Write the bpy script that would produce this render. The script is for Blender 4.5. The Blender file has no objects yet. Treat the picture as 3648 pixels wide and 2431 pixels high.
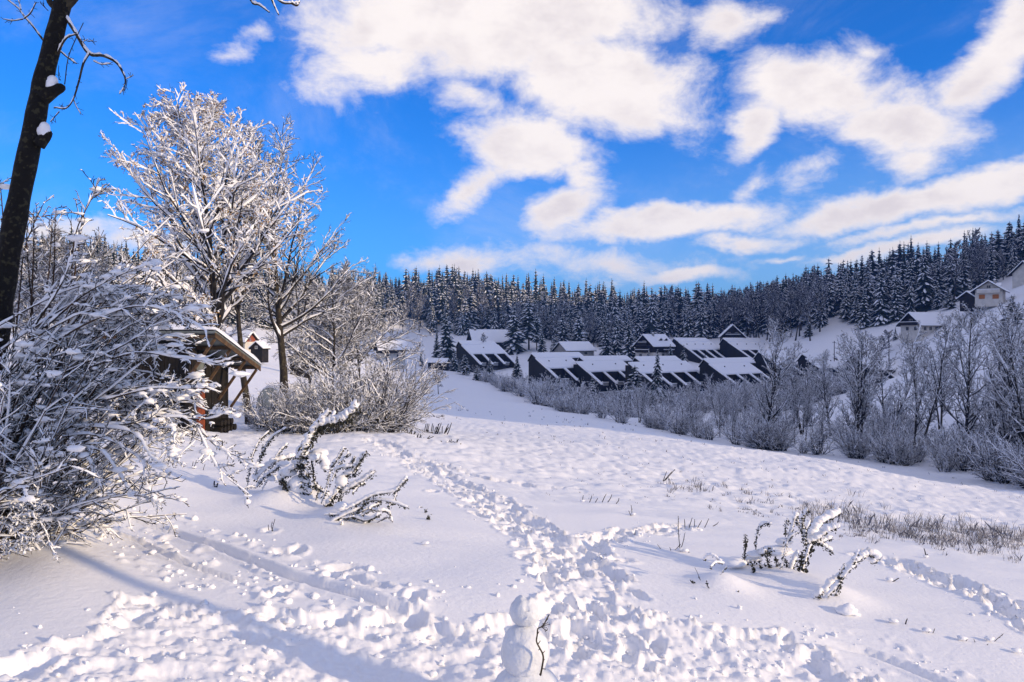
import bpy, math, random
import numpy as np
from mathutils import Vector, Matrix

rng = np.random.default_rng(11)
random.seed(11)
SC = bpy.context.scene
COL = SC.collection
F, CX, CY, CAMZ = 2809.0, 1824.0, 1215.5, 2.6      # focal length and image centre in photo pixels, eye height

# ------------------------------------------------------------------ camera
cam = bpy.data.cameras.new('camera')
cam.sensor_width = 36.0
cam.lens = 36.0 * F / 3648.0
cam.clip_start, cam.clip_end = 0.05, 20000
cam_o = bpy.data.objects.new('camera', cam)
cam_o.location = (0, 0, CAMZ)
cam_o.rotation_euler = (math.radians(90), 0, 0)
COL.objects.link(cam_o)
SC.camera = cam_o

# ------------------------------------------------------------------ sun and sky
SUN_AZ, SUN_EL = math.radians(116), math.radians(14)
S = Vector((math.sin(SUN_AZ) * math.cos(SUN_EL), math.cos(SUN_AZ) * math.cos(SUN_EL), math.sin(SUN_EL)))
sun = bpy.data.lights.new('sun', 'SUN')
sun.energy, sun.angle, sun.color = 4.5, math.radians(0.6), (1.0, 0.76, 0.47)
sun_o = bpy.data.objects.new('sun', sun)
sun_o.rotation_euler = S.to_track_quat('Z', 'Y').to_euler()
sun_o.location = (60, -20, 60)
COL.objects.link(sun_o)

SC.view_settings.view_transform = 'Standard'
SC.view_settings.look = 'None'
SC.view_settings.exposure = 0.0
SC.view_settings.gamma = 1.0
SC.view_settings.use_curve_mapping = False
SC.cycles.use_denoising = True
SC.cycles.max_bounces = 5
SC.cycles.diffuse_bounces = 3
SC.cycles.glossy_bounces = 2
SC.cycles.transparent_max_bounces = 4
SC.cycles.sample_clamp_indirect = 6


def px_dir(u, v):
    th = math.atan2(u - CX, F)
    return th, math.atan((CY - v) / F * math.cos(th))


def build_world():
    w = bpy.data.worlds.new('World')
    SC.world = w
    w.use_nodes = True
    nt = w.node_tree
    nt.nodes.clear()
    N, L = nt.nodes.new, nt.links.new

    def math_n(op, a, b=None, c=None, clamp=False):
        n = N('ShaderNodeMath')
        n.operation = op
        n.use_clamp = clamp
        for i, x in enumerate((a, b, c)):
            if x is None:
                continue
            if isinstance(x, (int, float)):
                n.inputs[i].default_value = x
            else:
                L(x, n.inputs[i])
        return n.outputs[0]

    def smooth(x, lo, hi):
        n = N('ShaderNodeMapRange')
        n.interpolation_type = 'SMOOTHSTEP'
        L(x, n.inputs[0])
        n.inputs[1].default_value, n.inputs[2].default_value = lo, hi
        return n.outputs[0]

    def noise(vec, scale, detail, rough, dist=0.0, off=0.0):
        n = N('ShaderNodeTexNoise')
        m = N('ShaderNodeMapping')
        m.inputs['Location'].default_value = (off, off * 0.7, off * 1.3)
        L(vec, m.inputs[0])
        L(m.outputs[0], n.inputs['Vector'])
        n.inputs['Scale'].default_value = scale
        n.inputs['Detail'].default_value = detail
        n.inputs['Roughness'].default_value = rough
        n.inputs['Distortion'].default_value = dist
        return n

    sky = N('ShaderNodeTexSky')
    sky.sky_type = 'NISHITA'
    sky.sun_disc = False
    sky.sun_elevation = SUN_EL
    sky.sun_rotation = SUN_AZ
    sky.altitude = 900
    sky.air_density = 1.0
    sky.dust_density = 0.6
    sky.ozone_density = 2.0
    hs = N('ShaderNodeVectorMath')
    hs.operation = 'MULTIPLY'
    hs.inputs[1].default_value = SKY_TINT
    L(sky.outputs[0], hs.inputs[0])

    tc = N('ShaderNodeTexCoord')
    # bright milky air low down on the sun's side
    dp = N('ShaderNodeVectorMath')
    dp.operation = 'DOT_PRODUCT'
    L(tc.outputs['Generated'], dp.inputs[0])
    dp.inputs[1].default_value = (math.sin(SUN_AZ), math.cos(SUN_AZ), 0)
    sep0 = N('ShaderNodeSeparateXYZ')
    L(tc.outputs['Generated'], sep0.inputs[0])
    milk = math_n('MULTIPLY', smooth(sep0.outputs[2], 0.30, 0.0), math_n('MULTIPLY_ADD', smooth(dp.outputs['Value'], -0.7, 0.5), 0.75, 0.12))
    hz_ = N('ShaderNodeMix')
    hz_.data_type = 'RGBA'
    L(milk, hz_.inputs[0])
    L(hs.outputs[0], hz_.inputs[6])
    hz_.inputs[7].default_value = (3.6, 4.9, 6.0, 1)
    sep = N('ShaderNodeSeparateXYZ')
    L(tc.outputs['Generated'], sep.inputs[0])
    th = math_n('ARCTAN2', sep.outputs[0], sep.outputs[1])
    ph = math_n('ARCSINE', sep.outputs[2])
    comb = N('ShaderNodeCombineXYZ')
    L(th, comb.inputs[0])
    L(ph, comb.inputs[1])
    # noise runs on the direction itself, squashed so that clouds stretch along the horizon
    sq = N('ShaderNodeMapping')
    sq.inputs['Scale'].default_value = (1, 1, 1.6)
    L(tc.outputs['Generated'], sq.inputs[0])
    warp = noise(sq.outputs[0], 7.0, 5, 0.6, off=3.1)
    wv = N('ShaderNodeVectorMath')
    wv.operation = 'MULTIPLY_ADD'
    L(warp.outputs['Color'], wv.inputs[0])
    wv.inputs[1].default_value = (0.10, 0.07, 0)
    wv.inputs[2].default_value = (-0.05, -0.035, 0)
    addv = N('ShaderNodeVectorMath')
    addv.operation = 'ADD'
    L(comb.outputs[0], addv.inputs[0])
    L(wv.outputs[0], addv.inputs[1])
    P = addv.outputs[0]
    acc = None
    for (u, v, ax, ay, rot, wgt) in CLOUDS:
        k = 3648 / 2353
        t, p = px_dir(u * k, v * k)
        m = N('ShaderNodeMapping')
        m.vector_type = 'TEXTURE'
        m.inputs['Location'].default_value = (t, p, 0)
        m.inputs['Rotation'].default_value = (0, 0, math.radians(rot))
        m.inputs['Scale'].default_value = (0.97 * ax * k / F, 0.95 * ay * k / F, 1)
        L(P, m.inputs[0])
        ln = N('ShaderNodeVectorMath')
        ln.operation = 'LENGTH'
        L(m.outputs[0], ln.inputs[0])
        val = math_n('MULTIPLY_ADD', ln.outputs['Value'], -wgt, wgt)
        acc = val if acc is None else math_n('SMOOTH_MAX', acc, val, 0.12)
    # sky beyond the frame: the same broken cloud, at random
    gen = noise(sq.outputs[0], 2.6, 4, 0.55, off=9.7)
    genv = math_n('MULTIPLY_ADD', gen.outputs['Fac'], 4.0, -1.8)
    inside = math_n('MULTIPLY', smooth(math_n('ABSOLUTE', th), 0.85, 0.62), smooth(ph, 0.62, 0.45))
    genv = math_n('SUBTRACT', genv, math_n('MULTIPLY', inside, 4.0))
    acc = math_n('MAXIMUM', acc, genv)
    acc = math_n('MAXIMUM', acc, -2.0)
    fb = noise(sq.outputs[0], 11.0, 10, 0.66, 0.25, off=1.7)
    d = math_n('ADD', acc, math_n('MULTIPLY_ADD', fb.outputs['Fac'], 2.2, -1.22))
    dens = math_n('MULTIPLY', smooth(d, -0.36, 0.62), smooth(ph, -0.02, 0.02))
    veil = noise(sq.outputs[0], 3.2, 7, 0.68, 0.6, off=5.5)
    veilv = math_n('MULTIPLY', smooth(veil.outputs['Fac'], 0.45, 0.8), 0.2)
    dens = math_n('MAXIMUM', dens, veilv)
    # cloud light: thick cores a little shaded, broken by finer noise
    sh = noise(sq.outputs[0], 9.0, 6, 0.6, off=7.3)
    shv = math_n('MULTIPLY', smooth(d, 0.1, 1.0), smooth(sh.outputs['Fac'], 0.38, 0.66))
    cm = N('ShaderNodeMix')
    cm.data_type = 'RGBA'
    L(shv, cm.inputs[0])
    cm.inputs[6].default_value = tuple(c * CLOUD_VAL for c in (1.0, 0.925, 0.90)) + (1,)
    cm.inputs[7].default_value = tuple(c * CLOUD_VAL for c in (0.80, 0.73, 0.745)) + (1,)
    mx = N('ShaderNodeMix')
    mx.data_type = 'RGBA'
    L(dens, mx.inputs[0])
    L(hz_.outputs[2], mx.inputs[6])
    L(cm.outputs[2], mx.inputs[7])
    bg = N('ShaderNodeBackground')
    bg.inputs[1].default_value = SKY_STR
    L(mx.outputs[2], bg.inputs[0])
    out = N('ShaderNodeOutputWorld')
    L(bg.outputs[0], out.inputs[0])
    w.cycles.sampling_method = 'MANUAL'
    w.cycles.sample_map_resolution = 512


# u, v, half width, half height (in a 2353 px wide copy of the photo), tilt, weight
CLOUDS = [
    (1090, 50, 430, 140, 0, 1.6), (1390, 185, 280, 120, -14, 1.6), (880, 150, 190, 85, 14, 1.0), (1330, 30, 260, 80, 0, 1.2),
    (1660, 50, 110, 55, 0, 0.8), (1080, 235, 120, 40, -25, 0.4), (1520, 265, 120, 50, 0, 0.9),
    (1070, 430, 110, 60, 40, 1.1), (1220, 345, 160, 80, -5, 1.4), (1330, 400, 80, 40, -45, 0.8),
    (1290, 480, 120, 55, 10, 1.1), (1560, 505, 330, 45, 3, 1.4), (2120, 455, 420, 48, 6, 1.5), (1720, 545, 180, 22, 2, 0.8),
    (1880, 215, 180, 100, -15, 1.4), (1730, 300, 110, 48, 35, 1.1), (2060, 290, 170, 75, -8, 1.3), (2240, 175, 170, 70, 38, 1.3),
    (2345, 60, 110, 70, 30, 1.3), (2110, 360, 60, 40, 20, 0.6), (1830, 395, 70, 34, 25, 0.55), (1720, 425, 40, 30, 60, 0.4),
    (1080, 605, 170, 34, 0, 0.85), (1400, 600, 280, 42, 0, 0.42), (1590, 628, 150, 26, 0, 1.0), (1930, 582, 90, 16, 5, 0.7),
    (2150, 555, 170, 22, 8, 0.9), (2150, 515, 260, 16, 6, 0.7), (110, 530, 140, 36, 0, 0.95), (330, 560, 120, 24, -5, 0.7),
    (1810, 580, 50, 10, 4, 0.5), (520, 125, 50, 18, 15, 0.35), (590, 75, 45, 18, 10, 0.35), (1980, 125, 50, 40, -50, 0.4),
]
SKY_TINT, SKY_STR, CLOUD_VAL = (0.10, 0.68, 1.58), 0.15, 7.1
build_world()


# ------------------------------------------------------------------ helpers: materials
def material(name, color, rough=0.8, var=0.0, scale=8.0, color2=None, bump=0.0, bump_scale=40.0, spec=0.3, sub=0.0, lo=0.4, hi=0.6):
    m = bpy.data.materials.new(name)
    m.use_nodes = True
    nt = m.node_tree
    b = nt.nodes['Principled BSDF']
    b.inputs['Roughness'].default_value = rough
    b.inputs['Specular IOR Level'].default_value = spec
    b.inputs['Base Color'].default_value = (*color, 1)
    tc = nt.nodes.new('ShaderNodeTexCoord')
    if color2 is None and var > 0:
        color2 = tuple(max(0, min(1, c * (1 - var))) for c in color)
    if color2 is not None:
        n = nt.nodes.new('ShaderNodeTexNoise')
        n.inputs['Scale'].default_value = scale
        n.inputs['Detail'].default_value = 4
        nt.links.new(tc.outputs['Object'], n.inputs['Vector'])
        r = nt.nodes.new('ShaderNodeMapRange')
        r.inputs[1].default_value, r.inputs[2].default_value = lo, hi
        nt.links.new(n.outputs['Fac'], r.inputs[0])
        mx = nt.nodes.new('ShaderNodeMix')
        mx.data_type = 'RGBA'
        mx.inputs[6].default_value = (*color, 1)
        mx.inputs[7].default_value = (*color2, 1)
        nt.links.new(r.outputs[0], mx.inputs[0])
        nt.links.new(mx.outputs[2], b.inputs['Base Color'])
    if bump > 0:
        n2 = nt.nodes.new('ShaderNodeTexNoise')
        n2.inputs['Scale'].default_value = bump_scale
        n2.inputs['Detail'].default_value = 5
        nt.links.new(tc.outputs['Object'], n2.inputs['Vector'])
        bp = nt.nodes.new('ShaderNodeBump')
        bp.inputs['Strength'].default_value = 1.0
        bp.inputs['Distance'].default_value = bump
        nt.links.new(n2.outputs['Fac'], bp.inputs['Height'])
        nt.links.new(bp.outputs[0], b.inputs['Normal'])
    return m


M = {
    'snow': material('snow', (0.86, 0.87, 0.90), 0.55, bump=0.006, bump_scale=30, spec=0.25),
    'snow_far': material('tree snow', (0.84, 0.85, 0.89), 0.7, spec=0.2),
    'bark': material('dark bark', (0.028, 0.022, 0.017), 0.9, color2=(0.075, 0.065, 0.04), scale=9, bump=0.01, bump_scale=25, lo=0.5, hi=0.68),
    'bark_lichen': material('lichened bark', (0.006, 0.005, 0.0045), 0.9, color2=(0.035, 0.031, 0.017), scale=20, bump=0.035, bump_scale=16, lo=0.55, hi=0.62),
    'packed_snow': material('packed snow', (0.72, 0.745, 0.79), 0.6, color2=(0.62, 0.65, 0.70), scale=7, bump=0.006, bump_scale=45),
    'twig': material('twig bark', (0.015, 0.0135, 0.0135), 0.85, color2=(0.027, 0.025, 0.026), scale=5),
    'twig_red': material('reddish twig bark', (0.05, 0.028, 0.016), 0.85, color2=(0.02, 0.015, 0.012), scale=5),
    'needle': material('spruce needles', (0.010, 0.018, 0.014), 0.8, color2=(0.022, 0.032, 0.018), scale=0.9),
    'frost_twig': material('frosted twigs', (0.16, 0.16, 0.19), 0.85, color2=(0.34, 0.34, 0.38), scale=0.5),
    'seed': material('dry seed bunches', (0.42, 0.27, 0.12), 0.8, color2=(0.2, 0.11, 0.045), scale=6),
    'leaf': material('withered leaves', (0.018, 0.02, 0.018), 0.85, color2=(0.045, 0.045, 0.03), scale=14),
    'grass': material('dead grass', (0.20, 0.20, 0.23), 0.9, color2=(0.09, 0.095, 0.12), scale=3),
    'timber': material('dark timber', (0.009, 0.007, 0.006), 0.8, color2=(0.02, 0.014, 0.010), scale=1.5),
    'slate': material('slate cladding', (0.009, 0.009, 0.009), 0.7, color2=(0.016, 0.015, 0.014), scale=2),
    'render_white': material('white plaster', (0.62, 0.58, 0.52), 0.85, var=0.15, scale=0.8),
    'render_grey': material('grey concrete', (0.32, 0.31, 0.29), 0.85, var=0.25, scale=1.2),
    'parapet': material('pale parapet', (0.36, 0.36, 0.36), 0.8, var=0.2, scale=1.0),
    'glass': material('window glass', (0.02, 0.025, 0.03), 0.08, spec=0.6),
    'shutter': material('orange shutters', (0.42, 0.15, 0.035), 0.7, var=0.25, scale=2),
    'plank': material('weathered shed boards', (0.006, 0.005, 0.004), 0.85, color2=(0.015, 0.011, 0.008), scale=6, bump=0.004, bump_scale=30),  # near-black tone puts the shade on the shed walls into the colour
    'lath': material('pale timber', (0.11, 0.065, 0.03), 0.75, color2=(0.05, 0.03, 0.018), scale=7),
    'sheet': material('grey sheet roofing', (0.16, 0.18, 0.18), 0.6, var=0.3, scale=4),
    'door_red': material('rust red paint', (0.22, 0.05, 0.018), 0.7, var=0.4, scale=5),
    'metal': material('dark wire', (0.03, 0.03, 0.035), 0.5),
    'foil': material('greenhouse foil', (0.42, 0.43, 0.38), 0.5, var=0.25, scale=1.5),
    'brick': material('red brick', (0.3, 0.08, 0.04), 0.8, var=0.3, scale=4),
}


# ------------------------------------------------------------------ helpers: meshes and objects
class MB:
    """Collects vertices and faces; build() makes ONE mesh."""
    def __init__(self):
        self.v, self.f, self.m, self.n = [], [], [], 0

    def add(self, verts, faces, mat=0):
        verts = np.asarray(verts, np.float32).reshape(-1, 3)
        faces = np.asarray(faces, np.int64)
        if len(verts) == 0 or len(faces) == 0:
            return self
        self.v.append(verts)
        self.f.append(faces + self.n)
        self.m.append(mat)
        self.n += len(verts)
        return self

    def mesh(self, name, mats, smooth=False):
        me = bpy.data.meshes.new(name)
        if not self.v:
            return me
        V = np.concatenate(self.v)
        loops = np.concatenate([f.ravel() for f in self.f]).astype(np.int32)
        tot = np.concatenate([np.full(len(f), f.shape[1]) for f in self.f]).astype(np.int32)
        start = np.concatenate([[0], np.cumsum(tot)[:-1]]).astype(np.int32)
        mi = np.concatenate([np.full(len(f), m) for f, m in zip(self.f, self.m)]).astype(np.int32)
        me.vertices.add(len(V))
        me.vertices.foreach_set('co', V.ravel())
        me.loops.add(len(loops))
        me.loops.foreach_set('vertex_index', loops)
        me.polygons.add(len(tot))
        me.polygons.foreach_set('loop_start', start)
        me.polygons.foreach_set('loop_total', tot)
        me.polygons.foreach_set('material_index', mi)
        me.polygons.foreach_set('use_smooth', np.full(len(tot), smooth))
        for m in (mats if isinstance(mats, (list, tuple)) else [mats]):
            me.materials.append(M[m] if isinstance(m, str) else m)
        me.update(calc_edges=True)
        return me

    def build(self, name, mats, parent=None, smooth=False):
        return put(name, self.mesh(name, mats, smooth), parent)

    # --- shapes
    def box(self, lo, hi, mat=0, mtx=None):
        x0, y0, z0 = lo
        x1, y1, z1 = hi
        v = np.array([(x0, y0, z0), (x1, y0, z0), (x1, y1, z0), (x0, y1, z0), (x0, y0, z1), (x1, y0, z1), (x1, y1, z1), (x0, y1, z1)], float)
        if mtx is not None:
            v = v @ np.array(mtx)[:3, :3].T + np.array(mtx)[:3, 3]
        return self.add(v, [(0, 3, 2, 1), (4, 5, 6, 7), (0, 1, 5, 4), (1, 2, 6, 5), (2, 3, 7, 6), (3, 0, 4, 7)], mat)

    def prism(self, poly, axis, a, b, mat=0):
        """poly: 2D outline, extruded along axis (0=x: poly is (y,z); 1=y: poly is (x,z)) from a to b."""
        n = len(poly)
        def p3(q, t):
            return (t, q[0], q[1]) if axis == 0 else ((q[0], t, q[1]) if axis == 1 else (q[0], q[1], t))
        v = [p3(q, a) for q in poly] + [p3(q, b) for q in poly]
        self.add(v, [(i, (i + 1) % n, n + (i + 1) % n, n + i) for i in range(n)], mat)
        k = self.n - 2 * n
        self.f.append(np.array([list(range(k + n - 1, k - 1, -1))]))
        self.m.append(mat)
        self.f.append(np.array([list(range(k + n, k + 2 * n))]))
        self.m.append(mat)
        return self

    def beam(self, p, q, w, h=None, mat=0):
        p, q = Vector(p), Vector(q)
        h = h or w
        d = (q - p)
        L_ = d.length
        x = d.normalized()
        up = Vector((0, 0, 1)) if abs(x.z) < 0.95 else Vector((0, 1, 0))
        y = up.cross(x).normalized()
        z = x.cross(y)
        mt = Matrix((x, y, z)).transposed().to_4x4()
        mt.translation = p
        return self.box((0, -w / 2, -h / 2), (L_, w / 2, h / 2), mat, mt)


def put(name, data, parent=None):
    o = bpy.data.objects.new(name, data)
    COL.objects.link(o)
    if parent is not None:
        o.parent = parent
    return o


def tag(o, label, cat, group=None, kind=None):
    if label:
        o['label'] = label
    if cat:
        o['category'] = cat
    if group:
        o['group'] = group
    if kind:
        o['kind'] = kind
    return o


def thing(name, label, cat, loc=(0, 0, 0), rz=0.0, group=None, scale=1.0):
    o = put(name, None)
    o.location = loc
    o.rotation_euler = (0, 0, rz)
    o.scale = (scale,) * 3 if not isinstance(scale, (tuple, list)) else scale
    o.empty_display_size = 0.3
    return tag(o, label, cat, group)


def norm(a):
    return a / np.maximum(np.linalg.norm(a, axis=-1, keepdims=True), 1e-9)


def tubes(mb, P, R, sides=4, mat=0, flat=1.0):
    """P (n,k,3) paths, R (n,k) radii."""
    P = np.asarray(P, float)
    R = np.asarray(R, float)
    if P.ndim == 2:
        P, R = P[None], R[None]
    n, k, _ = P.shape
    if n == 0:
        return
    T = np.empty_like(P)
    T[:, 1:-1] = P[:, 2:] - P[:, :-2]
    T[:, 0] = P[:, 1] - P[:, 0]
    T[:, -1] = P[:, -1] - P[:, -2]
    T = norm(T)
    ov = norm(P[:, -1] - P[:, 0])
    ref = np.where(np.abs(ov[:, 2:3]) > 0.8, np.array([[1.0, 0.2, 0]]), np.array([[0, 0, 1.0]]))[:, None, :]
    A = norm(np.cross(T, ref))
    B = np.cross(A, T)
    ang = np.arange(sides) * 2 * math.pi / sides + 0.3
    V = (P[:, :, None, :] + R[:, :, None, None] * (np.cos(ang)[None, None, :, None] * A[:, :, None, :] +
         flat * np.sin(ang)[None, None, :, None] * B[:, :, None, :]))
    base = (np.arange(n) * k * sides)[:, None, None]
    i = np.arange(k - 1)[None, :, None] * sides
    j = np.arange(sides)[None, None, :]
    j2 = (j + 1) % sides
    fc = np.stack([base + i + j, base + i + j2, base + i + sides + j2, base + i + sides + j], -1).reshape(-1, 4)
    mb.add(V.reshape(-1, 3), fc, mat)


_ico_cache = {}


def ico(level=1):
    if level not in _ico_cache:
        import bmesh
        bm = bmesh.new()
        bmesh.ops.create_icosphere(bm, subdivisions=level, radius=1)
        bm.verts.ensure_lookup_table()
        v = np.array([x.co[:] for x in bm.verts])
        f = np.array([[x.index for x in fc.verts] for fc in bm.faces])
        bm.free()
        _ico_cache[level] = (v, f)
    return _ico_cache[level]


def blobs(mb, C, Rxyz, level=1, rough=0.25, mat=0):
    """Lumpy balls at C (n,3) with radii (n,3)."""
    v, f = ico(level)
    C = np.asarray(C, float)
    Rxyz = np.asarray(Rxyz, float)
    n = len(C)
    if n == 0:
        return
    k = len(v)
    j = 1 + rng.normal(0, rough, (n, k, 1)).clip(-0.5, 0.6)
    V = C[:, None, :] + v[None] * Rxyz[:, None, :] * j
    fc = (f[None] + (np.arange(n) * k)[:, None, None]).reshape(-1, 3)
    mb.add(V.reshape(-1, 3), fc, mat)


# ------------------------------------------------------------------ numeric noise
def _h(ix, iy, s):
    h = (ix.astype(np.int64) * 374761393 + iy.astype(np.int64) * 668265263 + s * 1274126177) & 0xffffffff
    h = ((h ^ (h >> 13)) * 1274126177) & 0xffffffff
    return ((h ^ (h >> 16)) & 0xffff) / 65535.0


def vn(x, y, s=0):
    ix, iy = np.floor(x), np.floor(y)
    fx, fy = x - ix, y - iy
    fx = fx * fx * fx * (fx * (fx * 6 - 15) + 10)
    fy = fy * fy * fy * (fy * (fy * 6 - 15) + 10)
    ix, iy = ix.astype(np.int64), iy.astype(np.int64)
    a, b = _h(ix, iy, s), _h(ix + 1, iy, s)
    c, d = _h(ix, iy + 1, s), _h(ix + 1, iy + 1, s)
    return (a + (b - a) * fx + (c - a) * fy + (a - b - c + d) * fx * fy) * 2 - 1


def fbm(x, y, octaves=4, s=0, gain=0.5):
    t, a, out = 1.0, 1.0, 0
    for i in range(octaves):
        out = out + a * vn(x * t * 0.97 + 13.7 * i, y * t * 1.03 - 7.1 * i, s + i)
        t *= 2.03
        a *= gain
    return out


# ------------------------------------------------------------------ terrain
# photo column, photo row, depth: where the ground is seen at that pixel (or, off the frame, where it must be)
GP = [
    (1824, 3180, 3.6), (1870, 2590, 5.3), (1000, 2431, 5.6), (0, 2431, 5.2), (0, 2000, 7.6), (400, 1870, 9.2), (120, 1800, 8.6),
    (700, 1710, 13), (450, 1660, 13), (800, 1565, 24), (300, 1540, 22), (1200, 1850, 10.6), (1300, 1565, 26), (1410, 1540, 33), (1000, 1640, 17),
    (1824, 2100, 8), (1824, 1900, 11.3), (1824, 1700, 19), (1824, 1600, 31), (1824, 1540, 50), (1824, 1500, 78),
    (1700, 1420, 165), (1560, 1410, 172), (1600, 1350, 245), (1500, 1285, 320), (1450, 1195, 400), (1560, 1462, 105), (1400, 1500, 60),
    (2800, 2150, 9), (3648, 2431, 7.2), (2700, 2431, 6.4), (3648, 2000, 13), (3000, 1860, 16), (2400, 1755, 19), (2300, 1900, 12.5),
    (3648, 1905, 18), (3000, 1730, 28), (2400, 1610, 38), (3000, 1655, 37), (3648, 1822, 26), (2300, 1550, 60),
    (3648, 1735, 58), (3300, 1672, 72), (3000, 1628, 85), (2700, 1600, 95), (2400, 1545, 112), (2200, 1500, 128), (2000, 1462, 150), (1850, 1425, 190),
    (2200, 1440, 240), (1900, 1400, 240), (1700, 1325, 290), (2500, 1430, 230), (2900, 1420, 200), (2500, 1290, 310), (2320, 1290, 305), (2700, 1290, 310),
    (1800, 1245, 345), (2040, 1268, 315), (1720, 1185, 400), (2100, 1225, 375), (2600, 1205, 375),
    (2900, 1232, 305), (3100, 1208, 295), (3290, 1192, 272), (2990, 1120, 335), (3540, 1088, 265), (3648, 1010, 290), (3400, 1240, 220), (3648, 1270, 150),
    (3200, 1340, 180), (3500, 1500, 105), (3648, 1560, 85), (2850, 1400, 215), (2780, 1400, 255), (2950, 1385, 258), (3120, 1400, 248), (3050, 1260, 292),
    # ridges (ground under the forest)
    (3648, 962, 430), (3300, 1044, 430), (3000, 1084, 440), (2600, 1152, 490), (2300, 1150, 510), (2000, 1116, 500), (1600, 1066, 480), (1350, 1056, 460),
    (1000, 1040, 400), (600, 1000, 340), (100, 950, 290), (-400, 900, 280),
    # left hill foot
    (1000, 1318, 120), (600, 1262, 110), (300, 1220, 110), (900, 1278, 175), (1180, 1290, 210), (1250, 1240, 300), (600, 1150, 190), (200, 1100, 190), (1000, 1180, 280),
    (-400, 1200, 90), (-400, 1700, 15), (-300, 2100, 7),
]
off_frame = [  # azimuth (deg, clockwise from the view direction), distance, height relative to the eye
    (42, 420, 78), (50, 360, 92), (58, 320, 96), (66, 330, 84), (50, 700, 80), (75, 380, 50), (45, 200, 12), (55, 180, 14), (60, 110, 12), (70, 150, 36), (78, 130, 30), (86, 110, 4), (95, 120, -2), (90, 400, 10),  # hill out of view, heights raised to shade the valley and hollow
    (60, 20, -4.2), (60, 7, -3.2), (90, 8, -2.8), (90, 30, -4), (135, 10, -2), (180, 6, -1.8), (180, 40, 0), (180, 300, 12), (135, 300, 8), (135, 60, -1),
    (-135, 10, -1.4), (-90, 8, -1.3), (-90, 40, 1.5), (-60, 8, -1.7), (-60, 120, 6), (-90, 250, 20), (-135, 100, 6), (-60, 300, 30), (-135, 350, 20),
    (0, 2.5, -2.35), (90, 2.5, -2.3), (-90, 2.5, -2.2), (180, 2.5, -2.1),
]
for a in range(-180, 180, 24):
    off_frame += [(a, 1400, -20), (a, 6000, -90)]
for a in (-30, -15, 0, 15, 30):
    off_frame.append((a, 720, 2))
KT = 2.6


def _polar(x, y):
    return np.arctan2(x, y), np.log(np.maximum(np.hypot(x, y), 0.5))


_A, _Lr, _T = [], [], []
for (u, v, Y) in GP:
    x, z = (u - CX) / F * Y, (CY - v) / F * Y
    _A.append(math.atan2(x, Y))
    _Lr.append(math.log(math.hypot(x, Y)))
    _T.append(z / math.hypot(x, Y))
for (a, r, z) in off_frame:
    _A.append(math.radians(a))
    _Lr.append(math.log(r))
    _T.append(z / r)
for a, l, t in list(zip(_A, _Lr, _T)):          # wrap round the back
    if a > 1.9:
        _A.append(a - 2 * math.pi), _Lr.append(l), _T.append(t)
    if a < -1.9:
        _A.append(a + 2 * math.pi), _Lr.append(l), _T.append(t)
_C = np.stack([np.array(_A) * KT, np.array(_Lr)], 1)
_T = np.array(_T)


def _tps(d2):
    return 0.5 * d2 * np.log(np.maximum(d2, 1e-12))


_n = len(_C)
_K = _tps(((_C[:, None] - _C[None]) ** 2).sum(-1)) + np.eye(_n) * 0.004
_Pm = np.concatenate([np.ones((_n, 1)), _C], 1)
_Mx = np.block([[_K, _Pm], [_Pm.T, np.zeros((3, 3))]])
_W = np.linalg.solve(_Mx, np.concatenate([_T, np.zeros(3)]))


def base_h(x, y):
    x, y = np.atleast_1d(np.asarray(x, float)), np.atleast_1d(np.asarray(y, float))
    out = np.empty(x.shape)
    xf, yf, of = x.ravel(), y.ravel(), out.reshape(-1)
    for s in range(0, len(xf), 40000):
        a, l = _polar(xf[s:s + 40000], yf[s:s + 40000])
        q = np.stack([a * KT, l], 1)
        d2 = ((q[:, None] - _C[None]) ** 2).sum(-1)
        t = _tps(d2) @ _W[:_n] + _W[_n] + q @ _W[_n + 1:]
        of[s:s + 40000] = t * np.exp(l) + CAMZ
    return out


_Ys = np.exp(np.linspace(math.log(3.0), math.log(900), 900))


def hit(u, v, ymin=3.0):
    """World point where the photo's pixel meets the smooth ground."""
    dx, dz = (u - CX) / F, (CY - v) / F
    Ys = _Ys[_Ys >= ymin]
    g = base_h(dx * Ys, Ys) - (CAMZ + dz * Ys)
    i = int(np.argmax(g > 0))
    if g[i] <= 0:
        i = len(Ys) - 1
    if i > 0:
        f = g[i - 1] / (g[i - 1] - g[i] + 1e-9)
        Y = Ys[i - 1] + (Ys[i] - Ys[i - 1]) * f
    else:
        Y = Ys[0]
    return np.array([dx * Y, Y, CAMZ + dz * Y])


def at(u, v, Y):
    return np.array([(u - CX) / F * Y, Y, CAMZ + (CY - v) / F * Y])


def line_dist(x, y, pts):
    d = np.full(x.shape, 1e9)
    along = np.zeros(x.shape)
    acc = 0.0
    for (ax, ay), (bx, by) in zip(pts[:-1], pts[1:]):
        L2 = (bx - ax) ** 2 + (by - ay) ** 2 + 1e-9
        t = np.clip(((x - ax) * (bx - ax) + (y - ay) * (by - ay)) / L2, 0, 1)
        px, py = ax + t * (bx - ax), ay + t * (by - ay)
        s = np.sign((bx - ax) * (y - ay) - (by - ay) * (x - ax))
        dd = np.hypot(x - px, y - py)
        m = dd < np.abs(d)
        d = np.where(m, dd * np.where(s == 0, 1, s), d)
        along = np.where(m, acc + t * math.sqrt(L2), along)
        acc += math.sqrt(L2)
    return d, along


def world_line(pix):
    return [tuple(hit(u, v)[:2]) for u, v in pix]


def sstep(x, a, b):
    t = np.clip((x - a) / (b - a), 0, 1)
    return t * t * (3 - 2 * t)


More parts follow.
